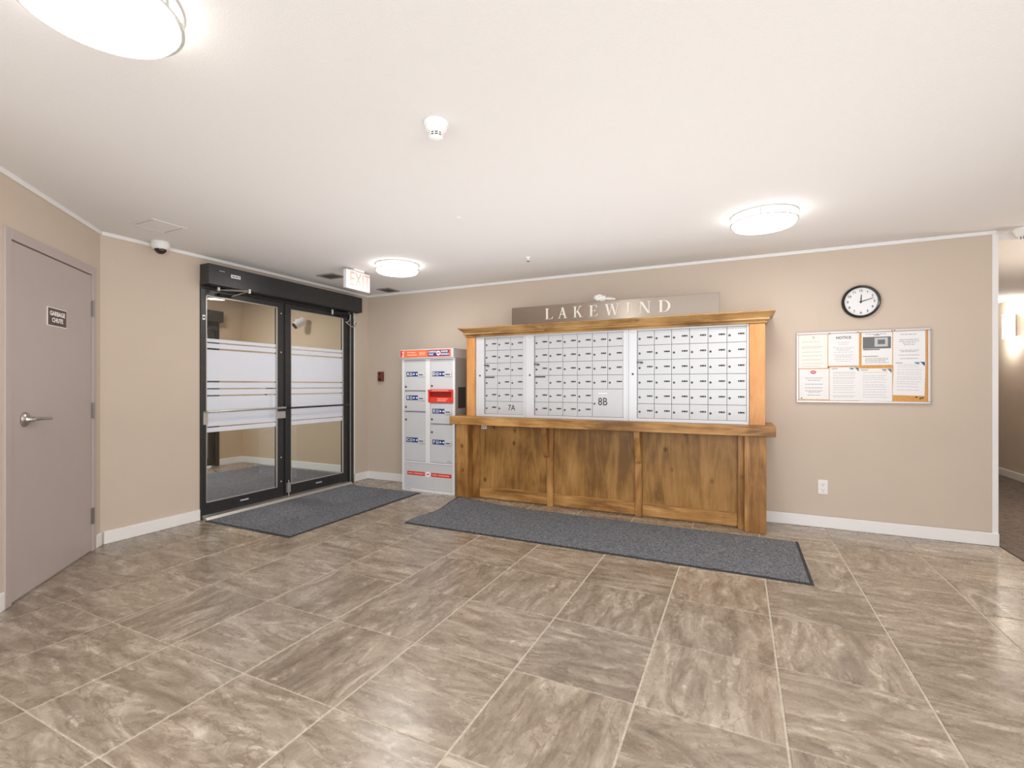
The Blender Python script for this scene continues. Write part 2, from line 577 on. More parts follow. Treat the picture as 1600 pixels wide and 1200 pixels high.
def lay(xmin, xmax, ymin, ymax, extra=()):
    for i in range(-10, 12):
        for j in range(-8, 8):
            x0, y0 = TX0 + PX * i, TY0 + PY * j
            cx, cy = x0 + PX / 2, y0 + PY / 2
            if cx < xmin - PX or cx > xmax + PX or cy < ymin - PY or cy > ymax + PY: continue
            p = [(cx - .2557, cy - .2557), (cx + .2557, cy - .2557), (cx + .2557, cy + .2557), (cx - .2557, cy + .2557)]
            full = list(p)
            for (nx, ny, d) in [(1, 0, xmin), (-1, 0, -xmax), (0, 1, ymin), (0, -1, -ymax)] + list(extra):
                if p: p = clip(p, *halfplane(nx, ny, d))
            if len(p) < 3: continue
            area = abs(sum(p[k][0] * p[(k + 1) % len(p)][1] - p[(k + 1) % len(p)][0] * p[k][1] for k in range(len(p)))) / 2
            if area < 0.002: continue
            if area > 0.2557 ** 2 * 4 - 1e-6:
                add_tile(cx, cy, random.choice([0, 0, 2, 2, 1, 3, 0]))
            else:
                clipped_tile(p, cx, cy)


lay(0.0, XH, -5.0, 0.0, [(1, 1, C2Y)])
lay(VX0, VX1, -1.6, VY1)

# walls
main = MB((XH / 2, 0.06, 0)).box(-0.12, XH, 0.0, 0.12, 0, H).build('wall_back', M['wall']); struct(main, 'beige main wall behind the mailboxes, clock and notice board')
# entrance wall with its door opening (y -2.207..-0.267, z 0..2.2)
DY0, DY1, DZ = -2.207, -0.267, 2.20
we = MB((-0.06, -1.5, 0)).box(-0.12, 0, C2Y, DY0, 0, HV).box(-0.12, 0, DY1, 0, 0, HV).box(-0.12, 0, DY0, DY1, DZ, HV)
struct(we.build('wall_left', M['wall']), 'beige entrance wall around the dark framed glass double door')
# diagonal wall, built in its own axes: X runs along the wall towards the camera, Y into the room
DG = bpy.data.objects.new('wall_diagonal', None); COL.objects.link(DG)
bpy.data.objects.remove(DG)
TD0, TD1, TDZ = 0.10, 1.13, 2.115
wd = MB()
wd.box(-0.05, TD0, -0.12, 0, 0, H).box(TD1, 2.4, -0.12, 0, 0, H).box(TD0, TD1, -0.12, 0, TDZ, H)
wdo = wd.build('wall_diagonal', M['wall'])
wdo.location = (0, C2Y, 0); wdo.rotation_euler = (0, 0, R(-45))
struct(wdo, 'beige angled wall at the left holding the taupe door')
ex, ey = 2.4 / 2 ** .5, C2Y - 2.4 / 2 ** .5
struct(B('wall_front', M['wall'], None, ex - 0.12, ex, YB, ey, 0, H), 'beige wall left of the viewpoint')
struct(B('wall_right', M['wall'], None, XR, XR + 0.12, YB, 9.0, 0, H), 'beige hallway wall carrying the sconce')
struct(B('wall_hall', M['wall'], None, XH - 0.12, XH, 0.12, 9.0, 0, H), 'hidden side wall of the hallway')
struct(B('wall_end', M['wall'], None, XH - 0.12, XR + 0.12, 9.0, 9.1, 0, H), 'end wall of the hallway')
# vestibule shell
struct(B('wall_vestibule_right', M['vwall'], None, VX0 - 0.12, -0.12, VY1, VY1 + 0.12, 0, HV), 'beige vestibule wall seen through the glass doors')
struct(B('wall_vestibule_left', M['vwall'], None, VX0 - 0.12, -0.12, VY0 - 0.12, VY0, 0, HV), 'hidden left wall of the vestibule')
ODY0, ODY1 = -2.15, -0.215
struct(MB((VX0, -1, 0)).box(VX0 - .12, VX0, VY0, ODY0, 0, HV).box(VX0 - .12, VX0, ODY1, VY1, 0, HV).box(VX0 - .12, VX0, ODY0, ODY1, 2.2, HV)
       .build('wall_vestibule_outer', M['vwall']), 'beige outer vestibule wall beside the street door')
struct(B('ceiling_vestibule', M['ceil'], None, VX0 - .12, -0.12, VY0 - .12, VY1 + .12, HV, HV + 0.1), 'white vestibule ceiling')
# ceiling
struct(B('ceiling', M['ceil'], None, 0.0, XR + .12, YB, 0.12, H, H + 0.1), 'white stippled lobby ceiling')
struct(B('ceiling_hall', M['ceil'], None, XH, XR, 0.12, 9.0, 2.385, H + 0.05), 'slightly lower stippled hallway ceiling')

# trim: crown beads, baseboards, corner post
def bead(name, x0, x1, y0, y1):
    return struct(B(name, M['trim'], None, x0, x1, y0, y1, H - 0.03, H, 0.004))
bead('trim_1', 0, XH, -0.016, 0)
bead('trim_2', 0, 0.016, C2Y + 0.006, -0.016)
t3 = MB(); t3.box(0.008, 2.4, 0, 0.016, H - 0.03, H)
t3 = struct(t3.build('trim_3', M['trim'], bevel=0.004)); t3.location = (0, C2Y, 0); t3.rotation_euler = (0, 0, R(-45))
struct(MB((XH, 0, 0)).box(6.256, XH + 0.012, -0.012, 0.0, 0, H - 0.03).box(XH, XH + 0.012, 0, 0.13, 0, H - 0.06).build('trim_4', M['trim'], bevel=0.003), 'white corner guard on the end of the main wall')
struct(B('trim_5', M['trim'], None, 0, 0.006, DY1 + 0.0, DY1 + 0.022, 0.1, 2.19), 'thin pale strip beside the door frame')


def baseb(name, x0, x1, y0, y1):
    return struct(B(name, M['trim'], None, x0, x1, y0, y1, 0.0005, 0.1, 0.004))
baseb('baseboard_back', 0.0, 0.85, -0.015, 0)
baseb('baseboard_back', 4.70, XH + 0.012, -0.027, -0.012)
baseb('baseboard_left', 0, 0.015, C2Y + 0.02, DY0 - 0.002)
baseb('baseboard_left', 0, 0.015, DY1 + 0.024, -0.015)
for a, b_ in ((0.006, TD0 - 0.012), (TD1 + 0.012, 2.4)):
    q = MB(); q.box(a, b_, 0, 0.015, 0.0005, 0.1)
    q = struct(q.build('baseboard_diagonal', M['trim'], bevel=0.004)); q.location = (0, C2Y, 0); q.rotation_euler = (0, 0, R(-45))
baseb('baseboard_right', XR - 0.015, XR, YB, 9.0)
baseb('baseboard_hall', XH, XH + 0.015, 0.13, 9.0)
baseb('baseboard_vestibule', VX0, -0.12, VY1 - 0.015, VY1)
baseb('baseboard_vestibule', VX0, VX0 + 0.015, ODY1 + 0.004, VY1 - 0.015)

# ------------------------------------------------------------------ door_1: taupe garbage chute door in the diagonal wall
C2 = Vector((0, C2Y, 0))
d1 = bpy.data.objects.new('door_1', None); COL.objects.link(d1)
d1.location = C2; d1.rotation_euler = (0, 0, R(-45))
struct(d1, 'taupe painted steel door with garbage chute sign')


def L1(name, mb, mat, parent=d1, bevel=0.0, smooth=False, o=(0, 0, 0)):
    """part of door_1 in the wall's own axes; o = the part's origin in those axes"""
    me = mb.mesh(name, mat, bevel, smooth)
    ob = bpy.data.objects.new(name, me); COL.objects.link(ob)
    ob.parent = parent
    po = Vector(parent.get('_o', (0, 0, 0)))
    ob.location = Vector(mb.o) - po
    ob['_o'] = tuple(mb.o)
    return ob


L1('door_frame', MB().box(0.092, 0.145, -0.12, 0.014, 0, TDZ + 0.012).box(1.085, 1.138, -0.12, 0.014, 0, TDZ + 0.012)
   .box(0.145, 1.085, -0.12, 0.014, 2.068, TDZ + 0.012), M['door'], bevel=0.003)
leaf = L1('door_leaf', MB((0.6, 0, 0)).box(0.149, 1.081, -0.045, 0.004, 0.008, 2.062), M['door'], bevel=0.002)
L1('door_gap', MB().box(0.145, 1.085, -0.05, -0.012, 2.058, 2.072).box(0.1455, 0.1485, -0.05, -0.005, 0.01, 2.06).box(1.0815, 1.0845, -0.05, -0.005, 0.01, 2.06), M['gasket'])
for z in (0.265, 1.053, 1.816):
    h = MB((0.142, 0.010, z))
    h.lathe((0.140, 0.013, z - 0.062), [(0, 0), (0.008, 0.001), (0.008, 0.123), (0, 0.124)], n=12)
    h.box(0.132, 0.158, 0.003, 0.016, z - 0.055, z + 0.055)
    L1('hinge', h, M['hinge'], leaf, smooth=True)
L1('latch_plate', MB((1.083, 0, 1.0)).box(1.078, 1.0845, -0.02, 0.0055, 0.985, 1.125), M['gasket'], leaf)
hd = MB((0.95, 0, 1.04))
hd.lathe((0.95, 0.004, 1.04), [(0, 0), (0.043, 0), (0.044, 0.006), (0.036, 0.014), (0.022, 0.018), (0.016, 0.03), (0.014, 0.052), (0, 0.054)], axis='Y', n=28)
hd.tube([(0.955, 0.052, 1.042), (0.93, 0.060, 1.042), (0.89, 0.062, 1.041), (0.84, 0.062, 1.038), (0.80, 0.060, 1.037)], 0.0105, 12)
L1('lever_handle', hd, M['chrome'], leaf, smooth=True)
sg = L1('door_sign', MB((0.61, 0.004, 1.62)).box(0.498, 0.722, 0.003, 0.0075, 1.625, 1.745), M['whiteprint'], leaf)
L1('sign_field', MB((0.61, 0.0085, 1.685)).box(0.503, 0.717, 0.0074, 0.0085, 1.630, 1.740), M['signplate'], leaf)


def L1txt(body, size, x, y, z, mat, sx=1.0):
    o = txt(body, size, mat, leaf, (0, 0, 0), (R(90), 0, R(180)), sx=sx, bold=0.0012)
    o.location = Vector((x, y, z)) - Vector(leaf['_o'])
L1txt('GARBAGE', 0.040, 0.61, 0.0088, 1.706, M['whiteprint'])
L1txt('CHUTE', 0.040, 0.61, 0.0088, 1.664, M['whiteprint'])
for o in bpy.data.objects:
    if '_o' in o: del o['_o']

# ------------------------------------------------------------------ door_2: dark glass double door of the entrance
d2 = bpy.data.objects.new('door_2', None); COL.objects.link(d2); d2.location = (0, -1.24, 0)
struct(d2, 'dark framed glass double entrance door with frosted film bands')
MB((0, -1.24, 0)).box(-0.115, 0.012, -2.205, -2.188, 0, 2.195).box(-0.115, 0.012, -0.352, -0.269, 0, 2.195).box(-0.115, 0.012, -2.188, -0.352, 2.142, 2.195)\
    .build('door_frame', M['anod'], d2, 0.002)
MB((0.012, -0.34, 0)).box(0.0125, 0.02, -0.336, -0.330, 0.02, 2.14).build('frame_bead', M['alu'], d2)
MB((0, -1.24, 0)).prism([(-0.115, -2.187, 0.0005), (0.075, -2.187, 0.0005), (0.055, -2.187, 0.022), (-0.115, -2.187, 0.022)], (0, 1.835, 0)).build('threshold', M['alu'], d2)
BANDS = [(0.799, 0.842), (0.853, 1.137), (1.150, 1.203), (1.215, 1.269), (1.284, 1.578), (1.594, 1.638), (1.650, 1.682)]


def leaf2(y0, y1, g0, g1, hingeside):
    fx0, fx1 = -0.048, -0.004
    L = MB((-0.025, (y0 + y1) / 2, 0.04))
    L.box(fx0, fx1, y0, g0, 0.03, 2.138).box(fx0, fx1, g1, y1, 0.03, 2.138).box(fx0, fx1, g0, g1, 0.03, 0.143).box(fx0, fx1, g0, g1, 2.084, 2.138)
    L = L.build('door_leaf', M['anod'], d2, 0.002)
    st = 0.012
    MB((0, y0, 0.1)).box(fx1 - 0.012, fx1 + 0.001, g0, g0 + st * .6, 0.143, 2.084).box(fx1 - 0.012, fx1 + 0.001, g1 - st, g1, 0.143, 2.084)\
        .box(fx1 - 0.012, fx1 + 0.001, g0, g1, 0.143, 0.150).box(fx1 - 0.012, fx1 + 0.001, g0, g1, 2.077, 2.084).build('glazing_stop', M['alu'], L)
    MB((-0.026, (g0 + g1) / 2, 0.14)).box(-0.029, -0.023, g0 - .004, g1 + .004, 0.139, 2.088).build('glass_pane', M['glass'], L)
    for a, b_ in BANDS:
        MB((-0.0225, (g0 + g1) / 2, a)).box(-0.0228, -0.0222, g0 + .001, g1 - .001, a, b_).build('frosted_band', M['film'], L)
    MB((-0.004, (g0 + g1) / 2, 0.09)).box(-0.0035, -0.0025, (g0 + g1) / 2 - 0.045, (g0 + g1) / 2 + 0.045, 0.088, 0.102).build('maker_label', M['palegrey'], L)
    return L


lf = leaf2(-2.186, -1.308, -2.146, -1.382, 'L')
rf = leaf2(-1.285, -0.354, -1.212, -0.432, 'R')
MB((0, -1.3, 0)).box(-0.05, -0.012, -1.3075, -1.2855, 0.03, 2.138).build('meeting_seal', M['anod_dark'], d2)
# push bars
pb = MB((0.05, -1.75, 1.0)).tube([(-0.004, -2.172, 0.992), (0.055, -2.165, 0.995), (0.06, -2.14, 0.996), (0.06, -1.34, 1.0), (0.055, -1.33, 1.0), (-0.004, -1.325, 1.0)], 0.011, 12)
pb.build('push_bar', M['alu'], lf, smooth=True)
pb = MB((0.05, -0.8, 1.0)).tube([(-0.004, -1.262, 0.995), (0.055, -1.255, 0.995), (0.06, -1.23, 0.995), (0.06, -0.42, 0.999), (0.055, -0.40, 0.999), (-0.004, -0.395, 0.999)], 0.0105, 12)
pb.build('push_bar', M['anod'], rf, smooth=True)
MB((0, -2.17, 0.93)).box(-0.004, 0.028, -2.186, -2.150, 0.875, 0.990).build('bar_end_case', M['alu'], lf, 0.003)
MB((0, -1.34, 0.93)).box(-0.004, 0.024, -1.392, -1.302, 0.885, 0.962).build('bar_lock_case', M['alu'], lf, 0.003)
for z in (0.2, 0.46, 1.60, 2.02):
    MB((-0.003, -1.338, z)).lathe((-0.005, -1.338, z), [(0, 0.003), (0.009, 0.003), (0.006, 0.006), (0, 0.007)], axis='X', n=12).build('screw_cap', M['alu'], lf)
MB((0, -2.17, 1.82)).box(-0.004, 0.002, -2.182, -2.158, 1.85, 1.895).build('lock_cover', M['alu'], lf)
MB((-0.001, -2.17, 1.873)).lathe((0.0, -2.17, 1.873), [(0, 0.001), (0.008, 0.001), (0.008, 0.005), (0, 0.006)], axis='X', n=12).build('key_cylinder', M['blackhole'], lf)
fb = MB((0, -1.25, 0.02)); fb.box(-0.004, 0.014, -1.272, -1.228, 0.065, 0.17); fb.tube([(0.008, -1.25, 0.024), (0.008, -1.25, 0.2)], 0.006, 8)
fb.build('flush_bolt', M['alu'], rf)
ph = MB((-0.09, -1.44, 1.1)); ph.tube([(-0.048, -1.40, 0.97), (-0.10, -1.43, 0.97), (-0.11, -1.44, 1.0), (-0.11, -1.44, 1.19), (-0.10, -1.43, 1.215), (-0.048, -1.40, 1.215)], 0.012, 10)
ph.build('pull_handle', M['anod'], lf, smooth=True)

# door operator over the doors
op = thing('door_operator', 'long dark door opener housing mounted above the glass double door', 'door opener', (0.0, -1.23, 2.17))
OY0, OY1 = -2.207, -0.245
MB((0.06, -1.23, 2.17)).box(0.0005, 0.13, OY0, OY1, 2.168, 2.355).build('housing', M['anod'], op, 0.003)
MB((0.06, -1.23, 2.16)).box(0.02, 0.115, OY0 + .03, OY1 - .03, 2.160, 2.168).build('bottom_plate', M['anod_dark'], op)
MB((0.131, -1.9, 2.25)).box(0.1305, 0.1315, -1.995, -1.90, 2.262, 2.292).build('white_label', M['whiteprint'], op)
MB((0.132, -1.95, 2.27)).box(0.1316, 0.1319, -1.985, -1.955, 2.272, 2.282).box(0.1316, 0.1319, -1.95, -1.925, 2.272, 2.282).box(0.1316, 0.1319, -1.918, -1.908, 2.270, 2.284).build('label_print', M['print'], op)
MB((0.131, -2.1, 2.25)).box(0.1305, 0.1315, -2.125, -2.045, 2.296, 2.310).build('maker_badge', M['anod_dark'], op)
MB((0.131, -2.1, 2.25)).box(0.1316, 0.1319, -2.112, -2.055, 2.301, 2.306).build('badge_print', M['palegrey'], op)


def arm(spindle, elbow, shoe, mat):
    a = MB(spindle)
    a.lathe(spindle, [(0, -0.035), (0.017, -0.035), (0.017, 0.012), (0, 0.012)], n=14)
    a.tube([Vector(spindle) + Vector((0, 0, -0.022)), Vector(elbow)], 0.0095, 8)
    a.lathe(Vector(elbow) - Vector((0, 0, 0.02)), [(0, 0), (0.014, 0), (0.014, 0.038), (0, 0.038)], n=12)
    a.tube([Vector(elbow), Vector(shoe)], 0.008, 8)
    a.build('closer_arm', mat, op, smooth=True)
arm((0.075, -2.08, 2.16), (0.30, -1.93, 2.130), (0.03, -1.925, 2.105), M['chrome'])
arm((0.075, -0.42, 2.16), (0.045, -0.65, 2.130), (0.03, -0.50, 2.11), M['anod'])
MB((0.02, -1.93, 2.1)).box(-0.003, 0.035, -2.04, -1.90, 2.095, 2.118).build('arm_shoe', M['anod_dark'], op)
MB((0.02, -0.5, 2.1)).box(-0.003, 0.035, -0.52, -0.40, 2.098, 2.12).build('arm_shoe', M['anod_dark'], op)
MB((0.045, -0.66, 2.12)).lathe((0.045, -0.66, 2.10), [(0, 0), (0.013, 0), (0.013, 0.055), (0, 0.055)], n=12).build('elbow_pin', M['alu'], op)
cb = []
for (y, z) in ((-0.40, 2.15), (-0.39, 2.09), (-0.42, 2.04), (-0.455, 2.025)): cb.append((0.07, y, z))
MB((0.07, -0.4, 2.1)).tube(cb, 0.006, 8).build('cable', M['alu'], op, smooth=True)
cb = [(0.07, -0.47, 2.03), (0.075, -0.43, 2.005), (0.075, -0.38, 1.982), (0.075, -0.34, 1.98), (0.075, -0.31, 2.0), (0.072, -0.285, 2.04)]
MB((0.07, -0.4, 2.0)).tube(cb, 0.006, 8).build('cable', M['alu'], op, smooth=True)
MB((0.07, -0.3, 2.1)).tube([(0.07, -0.33, 2.16), (0.07, -0.33, 2.09), (0.072, -0.325, 2.06)], 0.008, 8).build('cable', M['alu'], op, smooth=True)

# ------------------------------------------------------------------ door_3: outer street door of the vestibule
d3 = bpy.data.objects.new('door_3', None); COL.objects.link(d3); d3.location = (VX0, -1.2, 0)
struct(d3, 'dark framed outer glass door at the far side of the vestibule')
MB((VX0, -1.2, 0)).box(VX0 - .1, VX0 + .02, ODY0 + .002, ODY0 + .05, 0, 2.19).box(VX0 - .1, VX0 + .02, ODY1 - .06, ODY1 - .002, 0, 2.19).box(VX0 - .1, VX0 + .02, ODY0 + .05, ODY1 - .06, 2.1, 2.19)\
    .build('door_frame', M['anod'], d3, 0.002)
for (a, b_) in ((ODY0 + .052, -1.192), (-1.188, ODY1 - .062)):
    l3 = MB((VX0 - .03, (a + b_) / 2, 0)).box(VX0 - .05, VX0 - .005, a, a + .09, 0.02, 2.095).box(VX0 - .05, VX0 - .005, b_ - .1, b_, 0.02, 2.095)\
        .box(VX0 - .05, VX0 - .005, a + .09, b_ - .1, 0.02, 0.14).box(VX0 - .05, VX0 - .005, a + .09, b_ - .1, 2.02, 2.095).build('door_leaf', M['anod'], d3)
    MB((VX0 - .03, (a + b_) / 2, .1)).box(VX0 - .03, VX0 - .024, a + .09, b_ - .1, 0.14, 2.02).build('glass_pane', M['glass'], l3)
op3 = thing('door_operator', 'dark door opener housing on the far vestibule wall seen through glass', 'door opener', (VX0, -1.2, 2.19))
MB((VX0 + .09, -1.2, 2.19)).box(VX0 + 0.021, VX0 + .15, ODY0, -0.235, 2.195, 2.365).build('housing', M['anod'], op3, 0.003)
MB((VX0 + .09, -1.2, 2.18)).box(VX0 + 0.04, VX0 + .13, ODY0 + .03, -0.27, 2.185, 2.195).build('bottom_plate', M['anod_dark'], op3)

# pavement outside the street door
struct(B('trim_6', M['outsidewall'], None, -6.0, VX0 - .12, -4.0, 2.0, -0.12, -0.004), 'grey pavement outside')

# vestibule camera lamp on bracket
vc = thing('vestibule_camera', 'small white camera on a bracket on the vestibule wall behind glass', 'security camera', (-1.50, VY1, 2.15))
vx = -1.36
k = MB((vx - .1, VY1, 2.2)); k.box(vx - .20, vx - .09, VY1 - 0.012, VY1 - 0.0005, 2.165, 2.24); k.tube([(vx - .15, VY1 - .01, 2.20), (vx - .10, VY1 - .06, 2.175), (vx - .04, VY1 - .09, 2.18)], 0.014, 8)
k.build('bracket', M['white'], vc)
body = MB((vx, VY1 - .1, 2.13)); body.tube([(vx + .05, VY1 - .07, 2.20), (vx + .03, VY1 - .11, 2.165), (vx - .005, VY1 - .18, 2.11)], 0.055, 18)
body.build('camera_body', M['white'], vc, smooth=True)
ln = MB((vx, VY1 - .18, 2.11)); ln.tube([(vx - .005, VY1 - .179, 2.111), (vx - .010, VY1 - .192, 2.101)], 0.045, 18)
ln.build('lens', M['blackhole'], vc, smooth=True)

# ------------------------------------------------------------------ mats and carpet
def mat_grid(name, label, x0, x1, y0, y1, m, zf=None, top=0.009):
    t = thing(name, label, 'mat', ((x0 + x1) / 2, (y0 + y1) / 2, 0))
    nx, ny = int((x1 - x0) / 0.05) + 1, int((y1 - y0) / 0.05) + 1
    zf = zf or (lambda x, y: (x, y, 0))
    def sheet(ix0, ix1, iy0, iy1, zt, nm, mt, cnx, cny):
        mb = MB(t.location)
        g = {}
        for lay_ in (0, 1):
            for i in range(cnx + 1):
                for j in range(cny + 1):
                    x = ix0 + (ix1 - ix0) * i / cnx; y = iy0 + (iy1 - iy0) * j / cny
                    X, Y, dz = zf(x, y)
                    g[lay_, i, j] = mb.bm.verts.new(Vector((X, Y, dz + (zt if lay_ else 0.0008))) - mb.o)
        for i in range(cnx):
            for j in range(cny):
                mb.bm.faces.new([g[1, i, j], g[1, i + 1, j], g[1, i + 1, j + 1], g[1, i, j + 1]])
                mb.bm.faces.new([g[0, i, j], g[0, i, j + 1], g[0, i + 1, j + 1], g[0, i + 1, j]])
        for i in range(cnx):
            mb.bm.faces.new([g[0, i, 0], g[0, i + 1, 0], g[1, i + 1, 0], g[1, i, 0]])
            mb.bm.faces.new([g[0, i + 1, cny], g[0, i, cny], g[1, i, cny], g[1, i + 1, cny]])
        for j in range(cny):
            mb.bm.faces.new([g[0, 0, j + 1], g[0, 0, j], g[1, 0, j], g[1, 0, j + 1]])
            mb.bm.faces.new([g[0, cnx, j], g[0, cnx, j + 1], g[1, cnx, j + 1], g[1, cnx, j]])
        return mb.build(nm, mt, t, smooth=True)
    e = 0.022
    sheet(x0, x1, y0, y1, 0.0038, 'rubber_edge', M['matedge'], nx, ny)
    sheet(x0 + e, x1 - e, y0 + e, y1 - e, top, 'pile', m, nx, ny)
    return t


mat_grid('entrance_mat', 'dark grey ribbed entrance mat lying before the glass double door', 0.09, 1.175, -2.215, -0.43, M['mat'])


def curl(x, y):
    # the corner by the left post is pushed up against the counter leg
    u = max(0.0, 1 - (x - 1.72) / 0.55); v = max(0.0, (y + 1.05) / 0.5)
    w = (u ** 2) * min(1.0, v) ** 1.6
    Y = y + 0.045 * w
    s = max(0.0, min(1.0, (y + 1.47) / 0.94))
    X = x + max(0, 1 - (x - 1.72) / 0.4) * (0.04 - 0.02 * math.sin(s * 9))
    dz = 0.035 * w + 0.012 * max(0, 1 - abs(x - 2.1) / 0.35) * min(1.0, v) ** 2
    Y += -0.02 * max(0, min(1, (x - 2.0) / 0.6)) * s
    return (X, Y, dz)
mat_grid('runner_mat', 'long dark grey runner mat lying before the wooden mailbox counter', 1.72, 4.905, -1.475, -0.545, M['mat'], curl)
mat_grid('vestibule_mat', 'grey mat covering the vestibule floor behind the glass doors', -2.2, -0.16, -2.3, 0.10, M['vmat'])
ct = tag(MB((7.0, 1, 0)).box(XH + 0.016, XR - 0.016, YB + .02, 8.98, 0.0, 0.008).build('hall_carpet', M['carpet']), 'dark brown patterned carpet running down the hallway', 'carpet')
ct2 = None

# ------------------------------------------------------------------ wooden mailbox counter
mc = thing('mailbox_counter', 'knotty brown wooden mailbox counter with posts and crown moulding', 'counter', (3.2, -0.2, 0))
PF = -0.45
PO = (3.2, -0.2, 0)


def W_(name, mat, x0, x1, y0, y1, z0, z1, bevel=0.003):
    return B(name, M[mat], mc, x0, x1, y0, y1, z0, z1, bevel)
W_('post', 'wood', 1.660, 1.812, PF, -0.002, 0.0005, 0.8145)
W_('post', 'wood', 4.524, 4.690, PF, -0.002, 0.0005, 0.8145)
W_('countertop', 'woodx', 1.602, 4.757, -0.488, -0.002, 0.815, 0.903, 0.004)
BYP = -0.33
W_('back_board', 'woodp', 1.812, 4.524, BYP + 0.012, BYP + 0.03, 0.0, 0.814, 0)
W_('stile', 'wood', 1.813, 1.900, BYP - 0.012, BYP + 0.011, 0.001, 0.814)
W_('stile', 'wood', 4.475, 4.523, BYP - 0.055, BYP + 0.011, 0.001, 0.814)
W_('stile', 'wood', 2.697, 2.765, BYP - 0.03, BYP + 0.011, 0.001, 0.814)
W_('stile', 'wood', 3.592, 3.655, BYP - 0.03, BYP + 0.011, 0.001, 0.814)
for a, b_ in ((1.900, 2.697), (2.765, 3.592), (3.655, 4.475)):
    W_('panel', 'woodp', a + .001, b_ - .001, BYP, BYP + 0.011, 0.13, 0.813, 0)
    W_('bottom_rail', 'woodx', a + .001, b_ - .001, BYP - 0.012, BYP + 0.011, 0.012, 0.122, 0.003)
    W_('panel_bead', 'woodx', a + .001, b_ - .001, BYP - 0.012, BYP + 0.009, 0.1225, 0.13, 0.002)
for xa in (2.672, 3.597):
    c = MB((xa + .03, -0.4, 0.6))
    c.prism([(xa, BYP - 0.03, 0.814), (xa, PF + 0.003, 0.814), (xa, PF + 0.003, 0.752), (xa, BYP - 0.045, 0.52), (xa, BYP - 0.03, 0.50)], (0.054, 0, 0))
    c.build('corbel', M['wood'], mc, 0.003)
# upper surround
W_('upper_post', 'woodl', 1.782, 1.884, -0.42, -0.002, 0.9035, 1.765)
W_('upper_post', 'woodl', 4.562, 4.682, -0.42, -0.002, 0.9035, 1.765)
W_('top_board', 'woodc', 1.782, 4.682, -0.42, -0.002, 1.7725, 1.80, 0)
cr = MB((3.2, -0.2, 1.77))
prof = [(0.0, 1.7655), (0.010, 1.7655), (0.016, 1.772), (0.016, 1.777), (0.008, 1.783), (0.008, 1.788), (0.026, 1.792), (0.032, 1.798), (0.030, 1.805),
        (0.024, 1.810), (0.034, 1.822), (0.050, 1.838), (0.062, 1.848), (0.066, 1.852), (0.074, 1.853), (0.074, 1.863), (0.0, 1.863)]
rings = []
for o_, z in prof:
    rings.append([cr.bm.verts.new(Vector(p) - cr.o) for p in ((1.782 - o_, -0.002, z), (1.782 - o_, -0.42 - o_, z), (4.682 + o_, -0.42 - o_, z), (4.682 + o_, -0.002, z))])
for A_, B_ in zip(rings, rings[1:]):
    for i in range(3):
        cr.bm.faces.new([A_[i], A_[i + 1], B_[i + 1], B_[i]])
cr.bm.faces.new(rings[-1]); cr.bm.faces.new([r[0] for r in rings]); cr.bm.faces.new([r[3] for r in rings])
cr.build('crown_moulding', M['woodc'], mc)
jb = thing('junction_box', 'tiny white cable box fixed under the left end of the counter', 'junction box', (1.965, BYP, 0.785))
MB((1.965, BYP, 0.77)).box(1.935, 1.995, BYP - 0.035, BYP - 0.0125, 0.765, 0.805).build('box_body', M['white'], jb, 0.003)
MB((1.965, BYP, 0.77)).box(1.945, 1.958, BYP - 0.037, BYP - 0.035, 0.775, 0.795).box(1.97, 1.983, BYP - 0.037, BYP - 0.035, 0.775, 0.795).build('socket', M['greyprint'], jb)

# ------------------------------------------------------------------ mailbox banks
FY = -0.400      # frame face
DYF = -0.388     # door face
ZR = [1.752, 1.616, 1.480, 1.343, 1.206, 1.070, 0.934]
GA = 0.0034


def door_mesh(w, h):
    return MB((0, 0, 0)).box(GA / 2, w - GA / 2, 0, 0.012, GA / 2, h - GA / 2).mesh('mailbox_door', M['box'], bevel=0.0012, seg=1)
LOCK = MB().lathe((0, 0, 0), [(0, -0.004), (0.0075, -0.004), (0.010, -0.002), (0.010, 0.0), (0, 0.0)], axis='Y', n=14).mesh('lock', M['lock'], smooth=True)
lbm = MB()
for i, wd_ in enumerate((0.008, 0.010, 0.008, 0.010)):
    lbm.box(-0.026 + i * 0.0125, -0.026 + i * 0.0125 + wd_ + .002, -0.001, 0, -0.007, 0.007)
LABEL = lbm.mesh('number_label', M['ink'])
DM = {}


